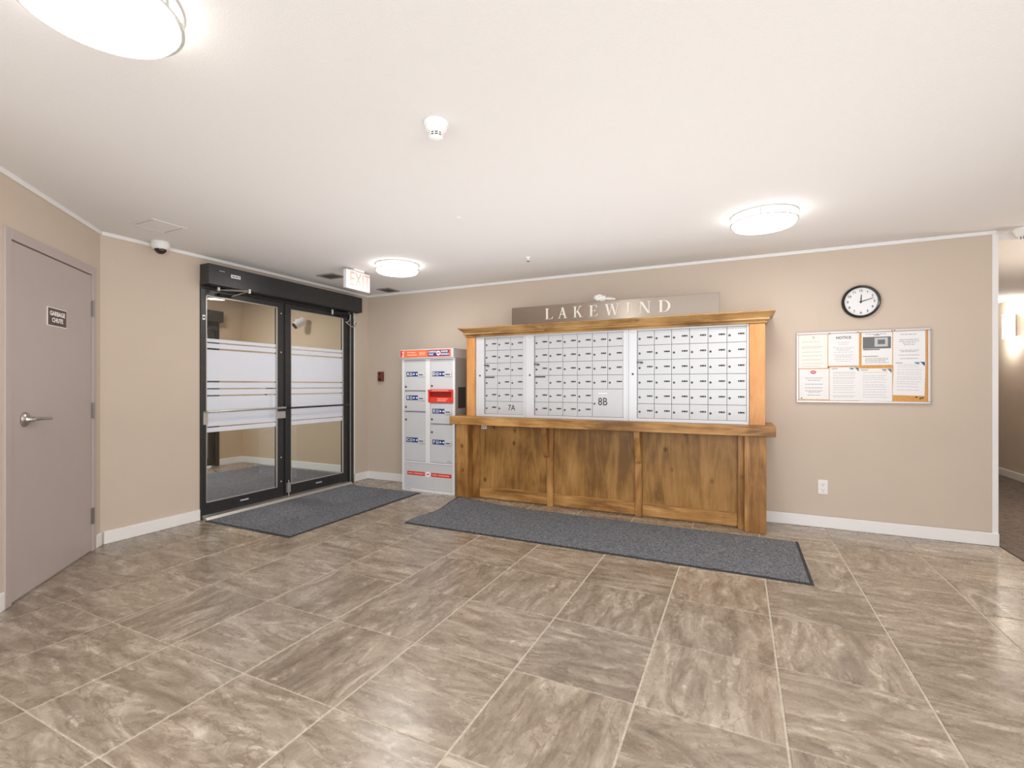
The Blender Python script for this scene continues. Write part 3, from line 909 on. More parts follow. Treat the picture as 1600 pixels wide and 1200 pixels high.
def bank(label, fx0, fx1, stile1, ax0, cw, ncol, skip, bigs, slots, tabrow):
    t = thing('mailbox_bank', label, 'mailboxes', ((fx0 + fx1) / 2, -0.2, 0.904), group='silver mailbox banks on the counter')
    ax1 = ax0 + cw * ncol
    fr = MB(t.location)
    fr.box(fx0, stile1, FY, FY + 0.02, 0.9045, 1.768)
    fr.box(ax1, fx1, FY, FY + 0.02, 0.9045, 1.768)
    fr.box(stile1, ax1, FY, FY + 0.02, 1.753, 1.768)
    fr.box(stile1, ax1, FY, FY + 0.02, 0.9045, 0.933)
    fr.build('frame', M['boxframe'], t, 0.0015)
    MB(t.location).box(fx0 + .001, fx1 - .001, FY + 0.021, -0.004, 0.9045, 1.765).build('cabinet_body', M['boxgap'], t)
    MB(t.location).box(stile1, stile1 + 0.003, FY + 0.001, FY + .02, 0.933, 1.753).box(stile1, ax1, FY + 0.001, FY + .02, 1.750, 1.753).build('shade_strip', M['greyprint'], t)  # grey strips stand in for the shade inside the frame's recess
    sx = (fx0 + stile1) / 2
    put('lock', LOCK, t, (sx, FY, 1.347))
    MB((sx, FY, 1.73)).box(sx - 0.022, sx + 0.022, FY - 0.0008, FY, 1.728, 1.738).build('maker_plate', M['palegrey'], t)
    MB((fx1 - .012, FY, 1.3)).box(fx1 - 0.014, fx1 - 0.0125, FY - 0.0006, FY, 0.92, 1.755).build('frame_joint', M['greyprint'], t)

    def door(c0, c1, r0, r1, lab=True, text=None):
        x0, x1 = ax0 + cw * c0, ax0 + cw * c1
        z1, z0 = ZR[r0], ZR[r1]
        key = (round(x1 - x0, 4), round(z1 - z0, 4))
        if key not in DM: DM[key] = door_mesh(x1 - x0, z1 - z0)
        d = put('mailbox_door', DM[key], t, (x0, DYF, z0))
        lz = (z0 + z1) / 2 - 0.008
        put('lock', LOCK, d, (x0 + 0.021, DYF, lz))
        if lab: put('number_label', LABEL, d, (x0 + cw - 0.040, DYF, lz + 0.012))
        return d, x0, x1, z0, z1
    for r in range(6):
        for c in range(ncol):
            if (c, r) in skip: continue
            door(c, c + 1, r, r + 1, lab=not (r == 3 and c == 0 and slots))
    for (c0, c1, r0, r1, word, px, size) in bigs:
        d, x0, x1, z0, z1 = door(c0, c1, r0, r1, lab=False)
        zc = (z0 + z1) / 2 - (0.0 if r1 - r0 == 1 else -0.01)
        txt(word, size, M['ink'], d, (px, DYF - 0.0008, zc), sx=0.85)
        if r1 - r0 == 2:
            MB((px, DYF, z1 - 0.04)).box(px - 0.045, px + 0.045, DYF - 0.0008, DYF, z1 - 0.046, z1 - 0.039).build('white_strip', M['whiteprint'], d)
    if slots:
        MB((ax0 + .07, DYF, ZR[3])).box(ax0 + 0.006, ax0 + 0.118, DYF - 0.004, DYF + 0.0, ZR[3] - 0.020, ZR[3] - 0.009).build('mail_slot', M['blackhole'], t)
    tz = ZR[2] - 0.022
    tb = MB((ax0, FY, tz)); tb.box(ax0 - 0.004, ax0 + 0.050, DYF - 0.018, DYF - 0.003, tz - 0.004, tz + 0.004)
    tb.box(ax0 + 0.030, ax0 + 0.052, DYF - 0.016, DYF - 0.0, tz - 0.012, tz - 0.003)
    tb.build('latch_lever', M['lock'], t)
    return t


bank('narrow silver mailbox bank nearest the parcel locker, lowest wide door marked 7A', 1.886, 2.478, 1.990, 1.993, 0.1535, 3, {(1, 5), (2, 5)},
     [(1, 3, 5, 6, '7A', 2.312, 0.085)], True, 2)
bank('middle silver mailbox bank whose big corner door is marked 8B', 2.480, 3.541, 2.574, 2.577, 0.1525, 6, {(4, 4), (5, 4), (4, 5), (5, 5)},
     [(4, 6, 4, 6, '8B', 3.290, 0.105)], True, 2)
bank('right silver mailbox bank with six full rows of small doors', 3.543, 4.560, 3.618, 3.621, 0.1535, 6, set(), [], False, 2)

# ------------------------------------------------------------------ sign over the counter
sgn = thing('name_sign', 'brushed steel plate sign lettered LAKEWIND standing on the wooden crown', 'sign', (3.3, -0.3, 1.8635))
MB((3.3, -0.3, 1.8635)).box(2.276, 4.325, -0.305, -0.293, 1.8635, 2.071).build('plate', M['steel'], sgn, 0.002)
for x in (2.9, 3.8):
    MB((x, -.28, 1.8635)).box(x - .012, x + .012, -0.2925, -0.22, 1.8636, 1.872).box(x - .012, x + .012, -0.2925, -0.288, 1.87, 1.99).build('bracket', M['lock'], sgn)


def serif(ch, h=1.0):
    """unit-height serif capitals as lists of quads (x,z)"""
    T, t, s = 0.17, 0.05, 0.035      # thick stem, thin stem, serif height
    def stem(x, w, z0=0, z1=1): return [(x, z0), (x + w, z0), (x + w, z1), (x, z1)]
    def ser(x0, x1, top): return [(x0, 1 - s), (x1, 1 - s), (x1, 1), (x0, 1)] if top else [(x0, 0), (x1, 0), (x1, s), (x0, s)]
    def diag(xa, za, xb, zb, w): return [(xa, za), (xa + w, za), (xb + w, zb), (xb, zb)]
    Q = []
    if ch == 'L':
        Q = [stem(.09, T), ser(0, .36, 1), ser(0, .7, 0), [(.58, 0), (.7, 0), (.74, .24), (.70, .24)]]; w = .74
    elif ch == 'A':
        Q = [diag(.10, s, .42, .97, .06), diag(.66, s, .36, 1.0, .18), [(.22, .34), (.66, .34), (.64, .40), (.24, .40)], ser(0, .26, 0), ser(.56, .94, 0)]; w = .94
    elif ch == 'K':
        Q = [stem(.09, T), ser(0, .36, 1), ser(0, .36, 0), diag(.24, .42, .66, .97, .07), diag(.66, s, .34, .58, .19), ser(.52, .86, 1), ser(.58, .96, 0)]; w = .94
    elif ch == 'E':
        Q = [stem(.09, T), ser(0, .66, 1), ser(0, .68, 0), [(.26, .49), (.50, .49), (.50, .53), (.26, .53)], [(.48, .40), (.53, .40), (.53, .62), (.48, .62)],
             [(.62, .78), (.66, .78), (.66, 1), (.56, 1)], [(.58, 0), (.68, 0), (.72, .24), (.68, .24)]]; w = .72
    elif ch == 'W':
        Q = [diag(.34, 0, .08, .97, .18), diag(.40, 0, .64, .97, .06), diag(.88, 0, .58, .97, .17), diag(.94, 0, 1.2, .97, .06), ser(0, .36, 1), ser(.50, .82, 1), ser(1.08, 1.36, 1)]; w = 1.36
    elif ch == 'I':
        Q = [stem(.10, T), ser(0, .37, 1), ser(0, .37, 0)]; w = .37
    elif ch == 'N':
        Q = [stem(.12, .055), diag(.74, 0, .10, .98, .2), stem(.84, .055), ser(0, .28, 1), ser(0, .28, 0), ser(.72, 1.0, 1)]; w = 1.0
    elif ch == 'D':
        Q = [stem(.09, T), ser(0, .40, 1), ser(0, .40, 0)]
        n = 12
        for i in range(n):
            a0, a1 = -PI / 2 + PI * i / n, -PI / 2 + PI * (i + 1) / n
            P = lambda a, rx, rz: (.38 + rx * math.cos(a), .5 + rz * math.sin(a))
            Q.append([P(a0, .36, .465), P(a0, .54, .5), P(a1, .54, .5), P(a1, .36, .465)])
        w = .92
    return Q, w


for ch, cx, wpx in (('L', 2.705, .085), ('A', 2.853, .10), ('K', 3.016, .097), ('E', 3.175, .086), ('W', 3.363, .145), ('I', 3.519, .036), ('N', 3.675, .110), ('D', 3.855, .105)):
    Q, w = serif(ch)
    hh = 0.112
    sx = wpx / w
    mb = MB((cx, -0.312, 1.926))
    for qi, q in enumerate(Q):
        e = 0.00015 * qi
        mb.prism([(cx + (x - w / 2) * sx, -0.312 - e, 1.926 + z * hh) for x, z in q][::-1], (0, 0.006 + e, 0))
    mb.build('letter', M['letter'], sgn)
# crumpled tissue on the sign's top edge
ts = MB((3.24, -0.30, 2.071))
bmesh.ops.create_icosphere(ts.bm, subdivisions=3, radius=1.0)
rnd = random.Random(3)
for v in ts.bm.verts:
    n = 1 + 0.22 * math.sin(v.co.x * 7 + 2) * math.cos(v.co.z * 9) + rnd.uniform(-0.13, 0.13)
    v.co = Vector((v.co.x * 0.062 * n, v.co.y * 0.035 * n, v.co.z * 0.034 * n + 0.040))
    if v.co.x > 0.01: v.co.z -= 0.010
b0 = len(ts.bm.verts)
ts2 = bmesh.ops.create_icosphere(ts.bm, subdivisions=2, radius=1.0)
for v in ts2['verts']:
    n = 1 + rnd.uniform(-0.2, 0.2)
    v.co = Vector((0.085 + v.co.x * 0.062 * n, v.co.y * 0.026 * n, 0.022 + v.co.z * 0.018 * n - 0.10 * max(0, v.co.x) * .1))
tag(ts.build('tissue', M['tissue']), 'crumpled white tissue lying on the top edge of the steel sign', 'tissue')

# ------------------------------------------------------------------ parcel locker
pl = thing('parcel_locker', 'grey parcel locker cabinet with orange header left of the wooden counter', 'locker', (1.23, -0.2, 0))
LX0, LX1, LF = 0.862, 1.597, -0.370
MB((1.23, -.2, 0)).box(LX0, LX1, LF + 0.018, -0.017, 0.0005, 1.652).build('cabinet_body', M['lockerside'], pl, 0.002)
f = MB((1.23, -.2, 0))
f.box(LX0, 0.892, LF, LF + .017, 0.0005, 1.555).box(1.568, LX1, LF, LF + .017, 0.0005, 1.555).box(1.200, 1.262, LF, LF + .017, 0.352, 1.555)
f.box(0.892, 1.568, LF, LF + .017, 0.0005, 0.032).box(0.892, 1.568, LF, LF + .017, 0.335, 0.352).box(0.892, 1.2, LF, LF + .017, 1.540, 1.555).box(1.262, 1.568, LF, LF + .017, 1.540, 1.555)
f.build('front_frame', M['lockframe'], pl, 0.001)
MB((1.23, -.37, 0.1)).box(0.894, 1.566, LF + .004, LF + .016, 0.034, 0.333).build('base_panel', M['locker'], pl, 0.001)
hx = MB((1.23, -.39, 1.56)).box(LX0 - .004, LX1 + .004, LF - .035, -0.016, 1.556, 1.66).build('header', M['boxframe'], pl, 0.003)
HY = LF - .0355
MB((1.1, HY, 1.6)).box(LX0 + .004, 1.568, HY - .0008, HY, 1.566, 1.650).build('orange_band', M['orange'], pl)
MB((.88, HY, 1.6)).box(LX0 + .004, 0.898, HY - .0012, HY - .0009, 1.566, 1.650).build('red_square', M['red'], pl)
ic = MB((.9, HY, 1.6)); ic.box(0.900, 0.912, HY - .0016, HY - .0012, 1.585, 1.628).box(0.892, 0.918, HY - .0016, HY - .0012, 1.620, 1.636).box(0.888, 0.914, HY - .0016, HY - .0012, 1.574, 1.586)
ic.build('white_icon', M['whiteprint'], pl)
tl = MB((1.0, HY, 1.6)); tl.box(0.965, 1.085, HY - .0014, HY - .0009, 1.618, 1.628).box(0.965, 1.105, HY - .0014, HY - .0009, 1.590, 1.600)
tl.box(1.135, 1.225, HY - .0014, HY - .0009, 1.618, 1.626).box(1.135, 1.225, HY - .0014, HY - .0009, 1.604, 1.611).box(1.135, 1.215, HY - .0014, HY - .0009, 1.590, 1.596)
tl.build('header_print', M['salmon'], pl)
MB((1.4, HY, 1.6)).box(1.258, 1.545, HY - .0012, HY - .0009, 1.574, 1.642).build('violet_panel', M['purple'], pl)
MB((1.4, HY, 1.6)).box(1.265, 1.375, HY - .0014, HY - .0012, 1.580, 1.611).box(1.428, 1.538, HY - .0014, HY - .0012, 1.603, 1.632).build('blue_panel', M['navy'], pl)
for w_, x, z, mt in (('CANADA', 1.320, 1.624, 'whiteprint'), ('POST', 1.305, 1.594, 'whiteprint'), ('POSTES', 1.482, 1.624, 'whiteprint'), ('CANADA', 1.486, 1.594, 'whiteprint')):
    txt(w_, 0.027, M[mt], pl, (x, HY - .0018, z), bold=0.0006)
MB((1.402, HY, 1.608)).lathe((1.402, HY, 1.608), [(0, -.0022), (.027, -.0022), (.027, 0), (0, 0)], axis='Y', n=24).build('round_emblem', M['whiteprint'], pl)
MB((1.402, HY, 1.608)).prism([(1.378, HY - .0028, 1.600), (1.415, HY - .0028, 1.600), (1.426, HY - .0028, 1.616), (1.389, HY - .0028, 1.616)], (0, .0006, 0)).build('emblem_wing', M['red'], pl)

LKEY = MB().lathe((0, 0, 0), [(0, -0.008), (0.008, -0.008), (0.012, -0.003), (0.012, 0.0), (0, 0.0)], axis='Y', n=16).mesh('key_lock', M['lock'], smooth=True)


def pdoor(letter, x0, x1, z0, z1, lz, kz):
    d = MB(((x0 + x1) / 2, LF + .01, z0)).box(x0 + .003, x1 - .003, LF + .004, LF + .016, z0 + .003, z1 - .003).build('parcel_door', M['locker'], pl, 0.0012)
    lx = x0 + 0.03
    y = LF + .004
    MB((lx + .08, y, lz)).box(lx, lx + .165, y - .0008, y, lz - .028, lz + .028).build('navy_label', M['navy'], d)
    txt(letter, 0.048, M['whiteprint'], d, (lx + .024, y - .0014, lz), bold=0.0012)
    g = MB((lx + .08, y, lz))
    for dz in (.012, -.001, -.014):
        g.box(lx + .048, lx + .088, y - .0012, y - .0008, lz + dz - .0025, lz + dz + .0025)
    for s_, cx in ((1, lx + .112), (-1, lx + .148)):
        g.prism([(cx - s_ * .014, y - .0012, lz - .006), (cx, y - .0012, lz - .011), (cx + s_ * .012, y - .0012, lz), (cx, y - .0012, lz + .011), (cx - s_ * .014, y - .0012, lz + .006)], (0, .0004, 0))
    g.build('label_print', M['whiteprint'], d)
    hx0 = lx + .175
    MB((hx0, y, lz)).box(hx0, hx0 + .088, y - .010, y, lz - .030, lz + .020).build('card_holder', M['boxframe'], d, 0.002)
    MB((hx0, y, lz)).box(hx0 + .012, hx0 + .070, y - .011, y - .010, lz - .013, lz - .002).build('holder_slot', M['print'], d)
    put('key_lock', LKEY, d, (x0 + 0.024, y, kz))
    MB(((x0 + x1) / 2, y, z0)).box(x0 + .002, x1 - .002, LF + .0165, LF + .0175, z0 - .006, z0 + .003).build('door_joint', M['boxgap'], pl)
    return d


pdoor('A', 0.892, 1.200, 1.180, 1.538, 1.372, 1.225)
pdoor('B', 0.892, 1.200, 0.936, 1.172, 1.095, 0.985)
pdoor('C', 0.892, 1.200, 0.354, 0.926, 0.600, 0.838)
pdoor('D', 1.262, 1.568, 1.190, 1.538, 1.372, 1.235)
pdoor('E', 1.262, 1.568, 0.800, 1.036, 0.945, 0.850)
pdoor('F', 1.262, 1.568, 0.354, 0.792, 0.590, 0.702)
for (a, b_, z) in ((.895, 1.198, 1.176), (.895, 1.198, .931), (1.264, 1.566, 1.040), (1.264, 1.566, .796)):
    MB((a, LF, z)).box(a, b_, LF + .005, LF + .016, z - .003, z + .003).build('joint_bar', M['greyprint'], pl)
# red outgoing slot
sl = MB((1.415, LF, 1.04))
sl.box(1.252, 1.578, LF - .030, LF + .003, 1.168, 1.192).box(1.252, 1.264, LF - .024, LF + .003, 1.045, 1.168).box(1.566, 1.578, LF - .024, LF + .003, 1.045, 1.168)
sl.box(1.264, 1.566, LF - .006, LF + .003, 1.045, 1.105)
slot = sl.build('mail_slot', M['redslot'], pl, 0.001)
MB((1.415, LF, 1.1)).box(1.264, 1.566, LF + .002, LF + .0035, 1.105, 1.168).build('slot_recess', M['darkred'], slot)
pr = MB((1.415, LF, 1.06)); pr.box(1.365, 1.505, LF - .0068, LF - .006, 1.083, 1.091).box(1.365, 1.485, LF - .0068, LF - .006, 1.062, 1.070).box(1.310, 1.53, LF - .0308, LF - .030, 1.177, 1.184)
pr.build('slot_print', M['salmon'], slot)
# red band below
yb = LF + .004
MB((1.1, yb, .2)).box(0.935, 1.185, yb - .0008, yb, 0.188, 0.232).box(1.275, 1.550, yb - .0008, yb, 0.188, 0.232).build('red_band', M['red'], pl)
rb = MB((1.1, yb, .2))
for x0, n_ in ((0.950, 16), (1.292, 17)):
    for i in range(n_):
        if i == 5: continue
        rb.box(x0 + i * .0138, x0 + i * .0138 + .0095, yb - .0014, yb - .0008, 0.203, 0.217)
rb.build('band_print', M['salmon'], pl)
MB((1.23, yb, .21)).lathe((1.230, yb, .210), [(0, -.0016), (.032, -.0016), (.032, 0), (0, 0)], axis='Y', n=24).build('round_emblem', M['whiteprint'], pl)
MB((1.23, yb, .21)).prism([(1.208, yb - .0022, .203), (1.242, yb - .0022, .203), (1.252, yb - .0022, .217), (1.218, yb - .0022, .217)], (0, .0005, 0)).build('emblem_wing', M['red'], pl)
MB((.93, LF, .02)).box(0.900, 0.985, LF - .0006, LF, 0.018, 0.024).build('small_print', M['greyprint'], pl)
MB((1.53, yb, .38)).box(1.495, 1.545, LF + .003, LF + .004, 0.372, 0.380).build('small_print', M['greyprint'], pl)
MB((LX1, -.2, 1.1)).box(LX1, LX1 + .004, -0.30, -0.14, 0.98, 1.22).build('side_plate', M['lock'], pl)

# ------------------------------------------------------------------ wall things
# pull station
fa = thing('fire_alarm', 'small dark red fire alarm pull station on the wall by the corner', 'fire alarm', (0.24, 0, 1.355))
MB((.24, -.02, 1.3)).box(0.205, 0.278, -0.045, -0.0005, 1.292, 1.420).build('housing', M['alarm'], fa, 0.006)
MB((.24, -.02, 1.3)).box(0.222, 0.250, -0.050, -0.045, 1.382, 1.404).box(0.226, 0.256, -0.053, -0.045, 1.305, 1.335).build('pull_lever', M['alarmd'], fa, 0.002)

# clock
ck = thing('wall_clock', 'round white wall clock in a black rim above the notice board', 'clock', (5.417, 0, 1.951))
CC = (5.417, -0.0005, 1.951)
MB(CC).lathe(CC, [(0, 0), (.132, 0), (.138, -.012), (.137, -.030), (.128, -.040), (.119, -.036), (.117, -.022), (.117, -.014)], axis='Y', n=64).build('rim', M['clockframe'], ck, smooth=True)
MB(CC).lathe(CC, [(0, -.018), (.118, -.018), (.118, -.013), (0, -.013)], axis='Y', n=48).build('dial', M['clockface'], ck)
for i in range(1, 13):
    a = R(90 - 30 * i)
    txt(str(i), 0.026, M['ink'], ck, (5.417 + .093 * math.cos(a), -.0192, 1.951 + .093 * math.sin(a)), name='numeral', bold=0.0005)
for ang, ln_, w_ in ((90 - 3, .060, .0045), (90 - 73, .090, .0035)):
    a = R(ang); u = Vector((math.cos(a), 0, math.sin(a))); v = Vector((-math.sin(a), 0, math.cos(a)))
    c0 = Vector((5.417, -.021 - (.001 if ln_ > .07 else 0), 1.951))
    MB(c0).prism([c0 - u * .012 - v * w_, c0 + u * ln_ - v * w_ * .6, c0 + u * ln_ + v * w_ * .6, c0 - u * .012 + v * w_], (0, -.0008, 0)).build('hand', M['ink'], ck)
MB((5.417, -.02, 1.951)).lathe((5.417, -.018, 1.951), [(0, -.007), (.006, -.007), (.006, 0), (0, 0)], axis='Y', n=16).build('hand_hub', M['ink'], ck)

# notice board
nb = thing('notice_board', 'wide aluminium framed cork notice board covered in white papers', 'notice board', (5.41, 0, 1.09))
bx0, bx1, bz0, bz1 = 4.944, 5.880, 1.091, 1.708
fr = MB((5.41, 0, 1.09))
fr.box(bx0, bx1, -.024, -.0005, bz1 - .018, bz1).box(bx0, bx1, -.024, -.0005, bz0, bz0 + .018).box(bx0, bx0 + .018, -.024, -.0005, bz0 + .018, bz1 - .018).box(bx1 - .018, bx1, -.024, -.0005, bz0 + .018, bz1 - .018)
fr.build('frame', M['boardframe'], nb, 0.003)
MB((5.41, 0, 1.1)).box(bx0 + .018, bx1 - .018, -.012, -.0005, bz0 + .018, bz1 - .018).build('cork_panel', M['cork'], nb)


def paper(label, x0, x1, z0, z1, rows, tilt=0.0, mat='paper', layer=0, extra=None, lm=.12, grey='palegrey', seed=1):
    cx, cz = (x0 + x1) / 2, (z0 + z1) / 2
    t = thing('paper', label, 'paper', (cx, -.0135 - .0014 * layer, z0), group='papers pinned on the notice board')
    y = -.0128 - .0014 * layer
    rn = random.Random(seed)
    ca, sa = math.cos(R(tilt)), math.sin(R(tilt))
    def rot(x, z): return (cx + (x - cx) * ca - (z - cz) * sa, cz + (x - cx) * sa + (z - cz) * ca)
    def quad(mb, a, b_, c, d, yy, th=.0005):
        mb.prism([(*(lambda p: (p[0], yy, p[1]))(rot(x, z)),) for x, z in ((a, c), (b_, c), (b_, d), (a, d))], (0, th, 0))
    mb = MB((cx, y, cz)); quad(mb, x0, x1, z0, z1, y); mb.build('sheet', M[mat], t)
    mb = MB((cx, y, cz)); w = x1 - x0; h = z1 - z0
    for (f0, style) in rows:
        z = z1 - h * f0
        if style == 'c': hw = w * rn.uniform(.14, .34); a, b_ = cx - hw, cx + hw
        elif style == 'h': a, b_ = x0 + w * .2, x1 - w * .2
        elif style == 's': a, b_ = x0 + w * lm, x0 + w * .45
        else: a, b_ = x0 + w * lm, x1 - w * rn.uniform(.10, .24)
        # words
        x = a
        while x < b_ - .004:
            ww = min(rn.uniform(.010, .026), b_ - x)
            quad(mb, x, x + ww, z - .0022, z + .0022, y - .0004, .0003); x += ww + .004
    if rows: mb.build('printed_lines', M[grey], t)['kind'] = 'stuff'
    else: mb.bm.free()
    if extra: extra(t, y, quad, x0, x1, z0, z1, rot)
    return t


def bars(mat, items, name='printed_mark'):
    def f(t, y, quad, x0, x1, z0, z1, rot):
        mb = MB((x0, y, z0))
        for a, b_, c, d in items:
            quad(mb, x0 + (x1 - x0) * a, x0 + (x1 - x0) * b_, z0 + (z1 - z0) * c, z0 + (z1 - z0) * d, y - .0005, .0003)
        mb.build(name, M[mat], t)
    return f


def ex_notice(t, y, quad, x0, x1, z0, z1, rot):
    txt('NOTICE', 0.030, M['photo'], t, ((x0 + x1) / 2, y - .0006, z1 - .038), bold=0.0008, name='printed_heading')


def ex_photo(t, y, quad, x0, x1, z0, z1, rot):
    w = x1 - x0
    bars('photo', [(.04, .96, .50, .86)], 'printed_photo')(t, y, quad, x0, x1, z0, z1, rot)
    bars('palegrey', [(.43, .86, .56, .83)], 'printed_device')(t, y - .0003, quad, x0, x1, z0, z1, rot)
    bars('photo', [(.53, .77, .63, .77)], 'printed_screen')(t, y - .0006, quad, x0, x1, z0, z1, rot)
    bars('ink', [(.05, .60, .46, .485)])(t, y, quad, x0, x1, z0, z1, rot)
    bars('greyprint', [(.05, .55, .255, .28), (.40, .60, .90, .92), (.5, .54, .91, .95)], 'printed_caption')(t, y, quad, x0, x1, z0, z1, rot)


def ex_logo(t, y, quad, x0, x1, z0, z1, rot):
    cx, cz = (x0 + x1) / 2 - .005, z1 - .028
    n = 24
    MB((cx, y, cz)).prism([(cx + .022 * math.cos(2 * PI * i / n), y - .0006, cz + .015 * math.sin(2 * PI * i / n)) for i in range(n)], (0, .0004, 0)).build('printed_logo', M['logored'], t)
    MB((cx, y, cz)).box(cx - .012, cx + .012, y - .001, y - .0006, cz - .002, cz + .003).build('logo_mark', M['whiteprint'], t)


def ex_corner(c1, c2):
    def f(t, y, quad, x0, x1, z0, z1, rot):
        for mt, pts in ((c1, ((-.075, -.006), (-.040, -.006), (-.040, -.022), (-.058, -.022))), (c2, ((-.038, -.004), (-.004, -.004), (-.004, -.040), (-.016, -.026), (-.024, -.014)))):
            MB((x1, y, z1)).prism([(*(lambda p: (p[0], y - .0006, p[1]))(rot(x1 + a, z1 + b_)),) for a, b_ in pts], (0, .0004, 0)).build('printed_corner', M[mt], t)
        bars('greyprint', [(.06, .28, .945, .965)], 'printed_heading')(t, y, quad, x0, x1, z0, z1, rot)
    return f


L_ = 'l'
paper('blank looking cream paper with pale lines at top left of notice board', 4.963, 5.180, 1.392, 1.6885, [(f, L_) for f in (.22, .36, .40, .52, .63, .75, .86, .94)], mat='paper2', seed=2,
      extra=bars('palegrey', [(.48, .55, .88, .94)], 'printed_crest'))
paper('paper headed NOTICE with centred text, second in the top row', 5.185, 5.405, 1.410, 1.6885, [(f, 'c') for f in (.28, .34, .44, .48, .52, .58, .66, .70, .74, .80, .86)], extra=ex_notice, seed=3, layer=1)
paper('paper with grey photograph of a thermostat, third in the top row', 5.423, 5.632, 1.412, 1.688, [(f, L_) for f in (.80, .84, .88, .93, .06)], extra=ex_photo, seed=4, grey='greyprint')
paper('paper with bold centred lines at top right of notice board', 5.638, 5.848, 1.405, 1.6885, [(.10, 'c'), (.25, 'h'), (.30, 'h'), (.35, 'c'), (.40, 'c'), (.56, 'h'), (.60, 'c'), (.70, 'c'), (.80, 'c')], seed=5, grey='greyprint')
paper('paper with red oval logo at bottom left of notice board', 4.967, 5.190, 1.118, 1.385, [(.30, 'c'), (.37, 'c'), (.50, 'h'), (.62, 'h'), (.72, 'h'), (.76, 'c'), (.86, 'c')], extra=ex_logo, seed=6, grey='greyprint')
paper('paper with green and dark corner print, second in the bottom row', 5.194, 5.407, 1.112, 1.398, [(f, L_) for f in (.15, .19, .25, .31, .35, .42, .48, .56, .62, .68, .76, .86, .90)], extra=ex_corner('greenp', 'photo'), seed=7, layer=1)
paper('paper with grey corner print, third in the bottom row', 5.405, 5.632, 1.108, 1.384, [(f, L_) for f in (.12, .22, .28, .34, .42, .50, .56, .64, .72, .80, .88)], extra=ex_corner('greyprint', 'photo'), seed=8)
paper('tilted paper with teal and blue corner print at bottom right of notice board', 5.638, 5.846, 1.158, 1.438, [(f, L_) for f in (.10, .16, .24, .32, .38, .46, .52, .60, .66, .74, .84)], extra=ex_corner('teal', 'bluep'), seed=9, layer=1, tilt=-1.4)
for x, z, w_ in ((5.194, 1.692, 'at top left corner of the NOTICE paper'), (5.394, 1.694, 'at top right corner of the NOTICE paper'), (5.628, 1.697, 'above the thermostat photo paper'),
                 (5.645, 1.697, 'at top left corner of the bold text paper'), (5.186, 1.400, 'between the two leftmost paper columns'), (4.985, 1.128, 'at the bottom left corner of the red logo paper')):
    p = MB((x, -.015, z)); p.lathe((x, -.0150, z), [(0, -.010), (.0045, -.010), (.003, -.006), (.005, -.001), (0, -.0005)], axis='Y', n=12)
    tag(p.build('pushpin', M['ink'], smooth=True), 'tiny dark pushpin ' + w_, 'pushpin', 'pushpins on the notice board')
for x, z, k in ((5.79, 1.145, 0), (5.815, 1.135, 1), (5.83, 1.14, 2)):
    p = MB((x, -.015, z)); p.lathe((x, -.0125, z), [(0, -.010), (.005, -.010), (.003, -.006), (.0055, -.001), (0, -.0005)], axis='Y', n=12)
    tag(p.build('pushpin', M['anod_dark'], smooth=True), 'spare black pushpin ' + ('left', 'middle', 'right')[k] + ' of three stuck in bare cork at bottom right', 'pushpin', 'pushpins on the notice board')

# outlet
ou = thing('wall_outlet', 'white double power outlet low on the wall below the notice board', 'outlet', (5.146, 0, 0.35))
MB((5.146, 0, .35)).box(5.109, 5.183, -.007, -.0005, .289, .415).build('cover_plate', M['white'], ou, 0.003)
for z in (.377, .327):
    s_ = MB((5.146, -.008, z)).box(5.128, 5.164, -.010, -.007, z - .017, z + .017).build('socket', M['whiteprint'], ou, 0.003)
    MB((5.146, -.0105, z)).box(5.136, 5.139, -.0106, -.010, z - .002, z + .009).box(5.153, 5.156, -.0106, -.010, z - .002, z + .009).box(5.143, 5.149, -.0106, -.010, z - .013, z - .007).build('socket_holes', M['print'], s_)

# ------------------------------------------------------------------ ceiling things
def drum(label, x, y, z=H, strength=LAMP_W, name='ceiling_light'):
    t = thing(name, label, 'ceiling light', (x, y, z), group='round ceiling lights')
    r = 0.215
    MB((x, y, z - .01)).lathe((x, y, z), [(0, -.0005), (r, -.0005), (r, -.012), (r - .012, -.014)], n=48).build('base_ring', M['alu'], t, smooth=True)
    MB((x, y, z - .04)).lathe((x, y, z), [(r - .012, -.013), (r - .010, -.013), (r - .010, -.062), (r - .022, -.078), (r - .10, -.092), (0, -.098)], n=48).build('diffuser', M['diff'], t, smooth=True)
    rg = MB((x, y, z - .055)).lathe((x, y, z), [(r - .009, -.052), (r + .001, -.052), (r + .001, -.060), (r - .009, -.060), (r - .009, -.052)], n=48)
    for k in range(3):
        a = 2 * PI * k / 3 + .4
        cx_, cy_ = x + (r - .004) * math.cos(a), y + (r - .004) * math.sin(a)
        rg.box(cx_ - .005, cx_ + .005, cy_ - .005, cy_ + .005, z - .054, z - .010)
    rg.build('trim_ring', M['alu'], t)
    ld = bpy.data.lights.new('bulb', 'AREA'); ld.shape = 'DISK'; ld.size = 0.36; ld.energy = strength; ld.color = LAMP_COL
    lo = bpy.data.objects.new('bulb', ld); COL.objects.link(lo); lo.parent = t; lo.location = (0, 0, -.103)
    return t


drum('round flush ceiling light near the exit sign', 1.41, -1.14)
drum('round flush ceiling light before the wall clock', 4.64, -1.15)
drum('large round ceiling light at the top left of the photo', 2.73, -4.18)
drum('added round ceiling light behind the viewpoint', 5.95, -5.3)  # unseen lamp, added to brighten the room
drum('round ceiling light inside the vestibule', -1.7, -1.25, HV, 34)

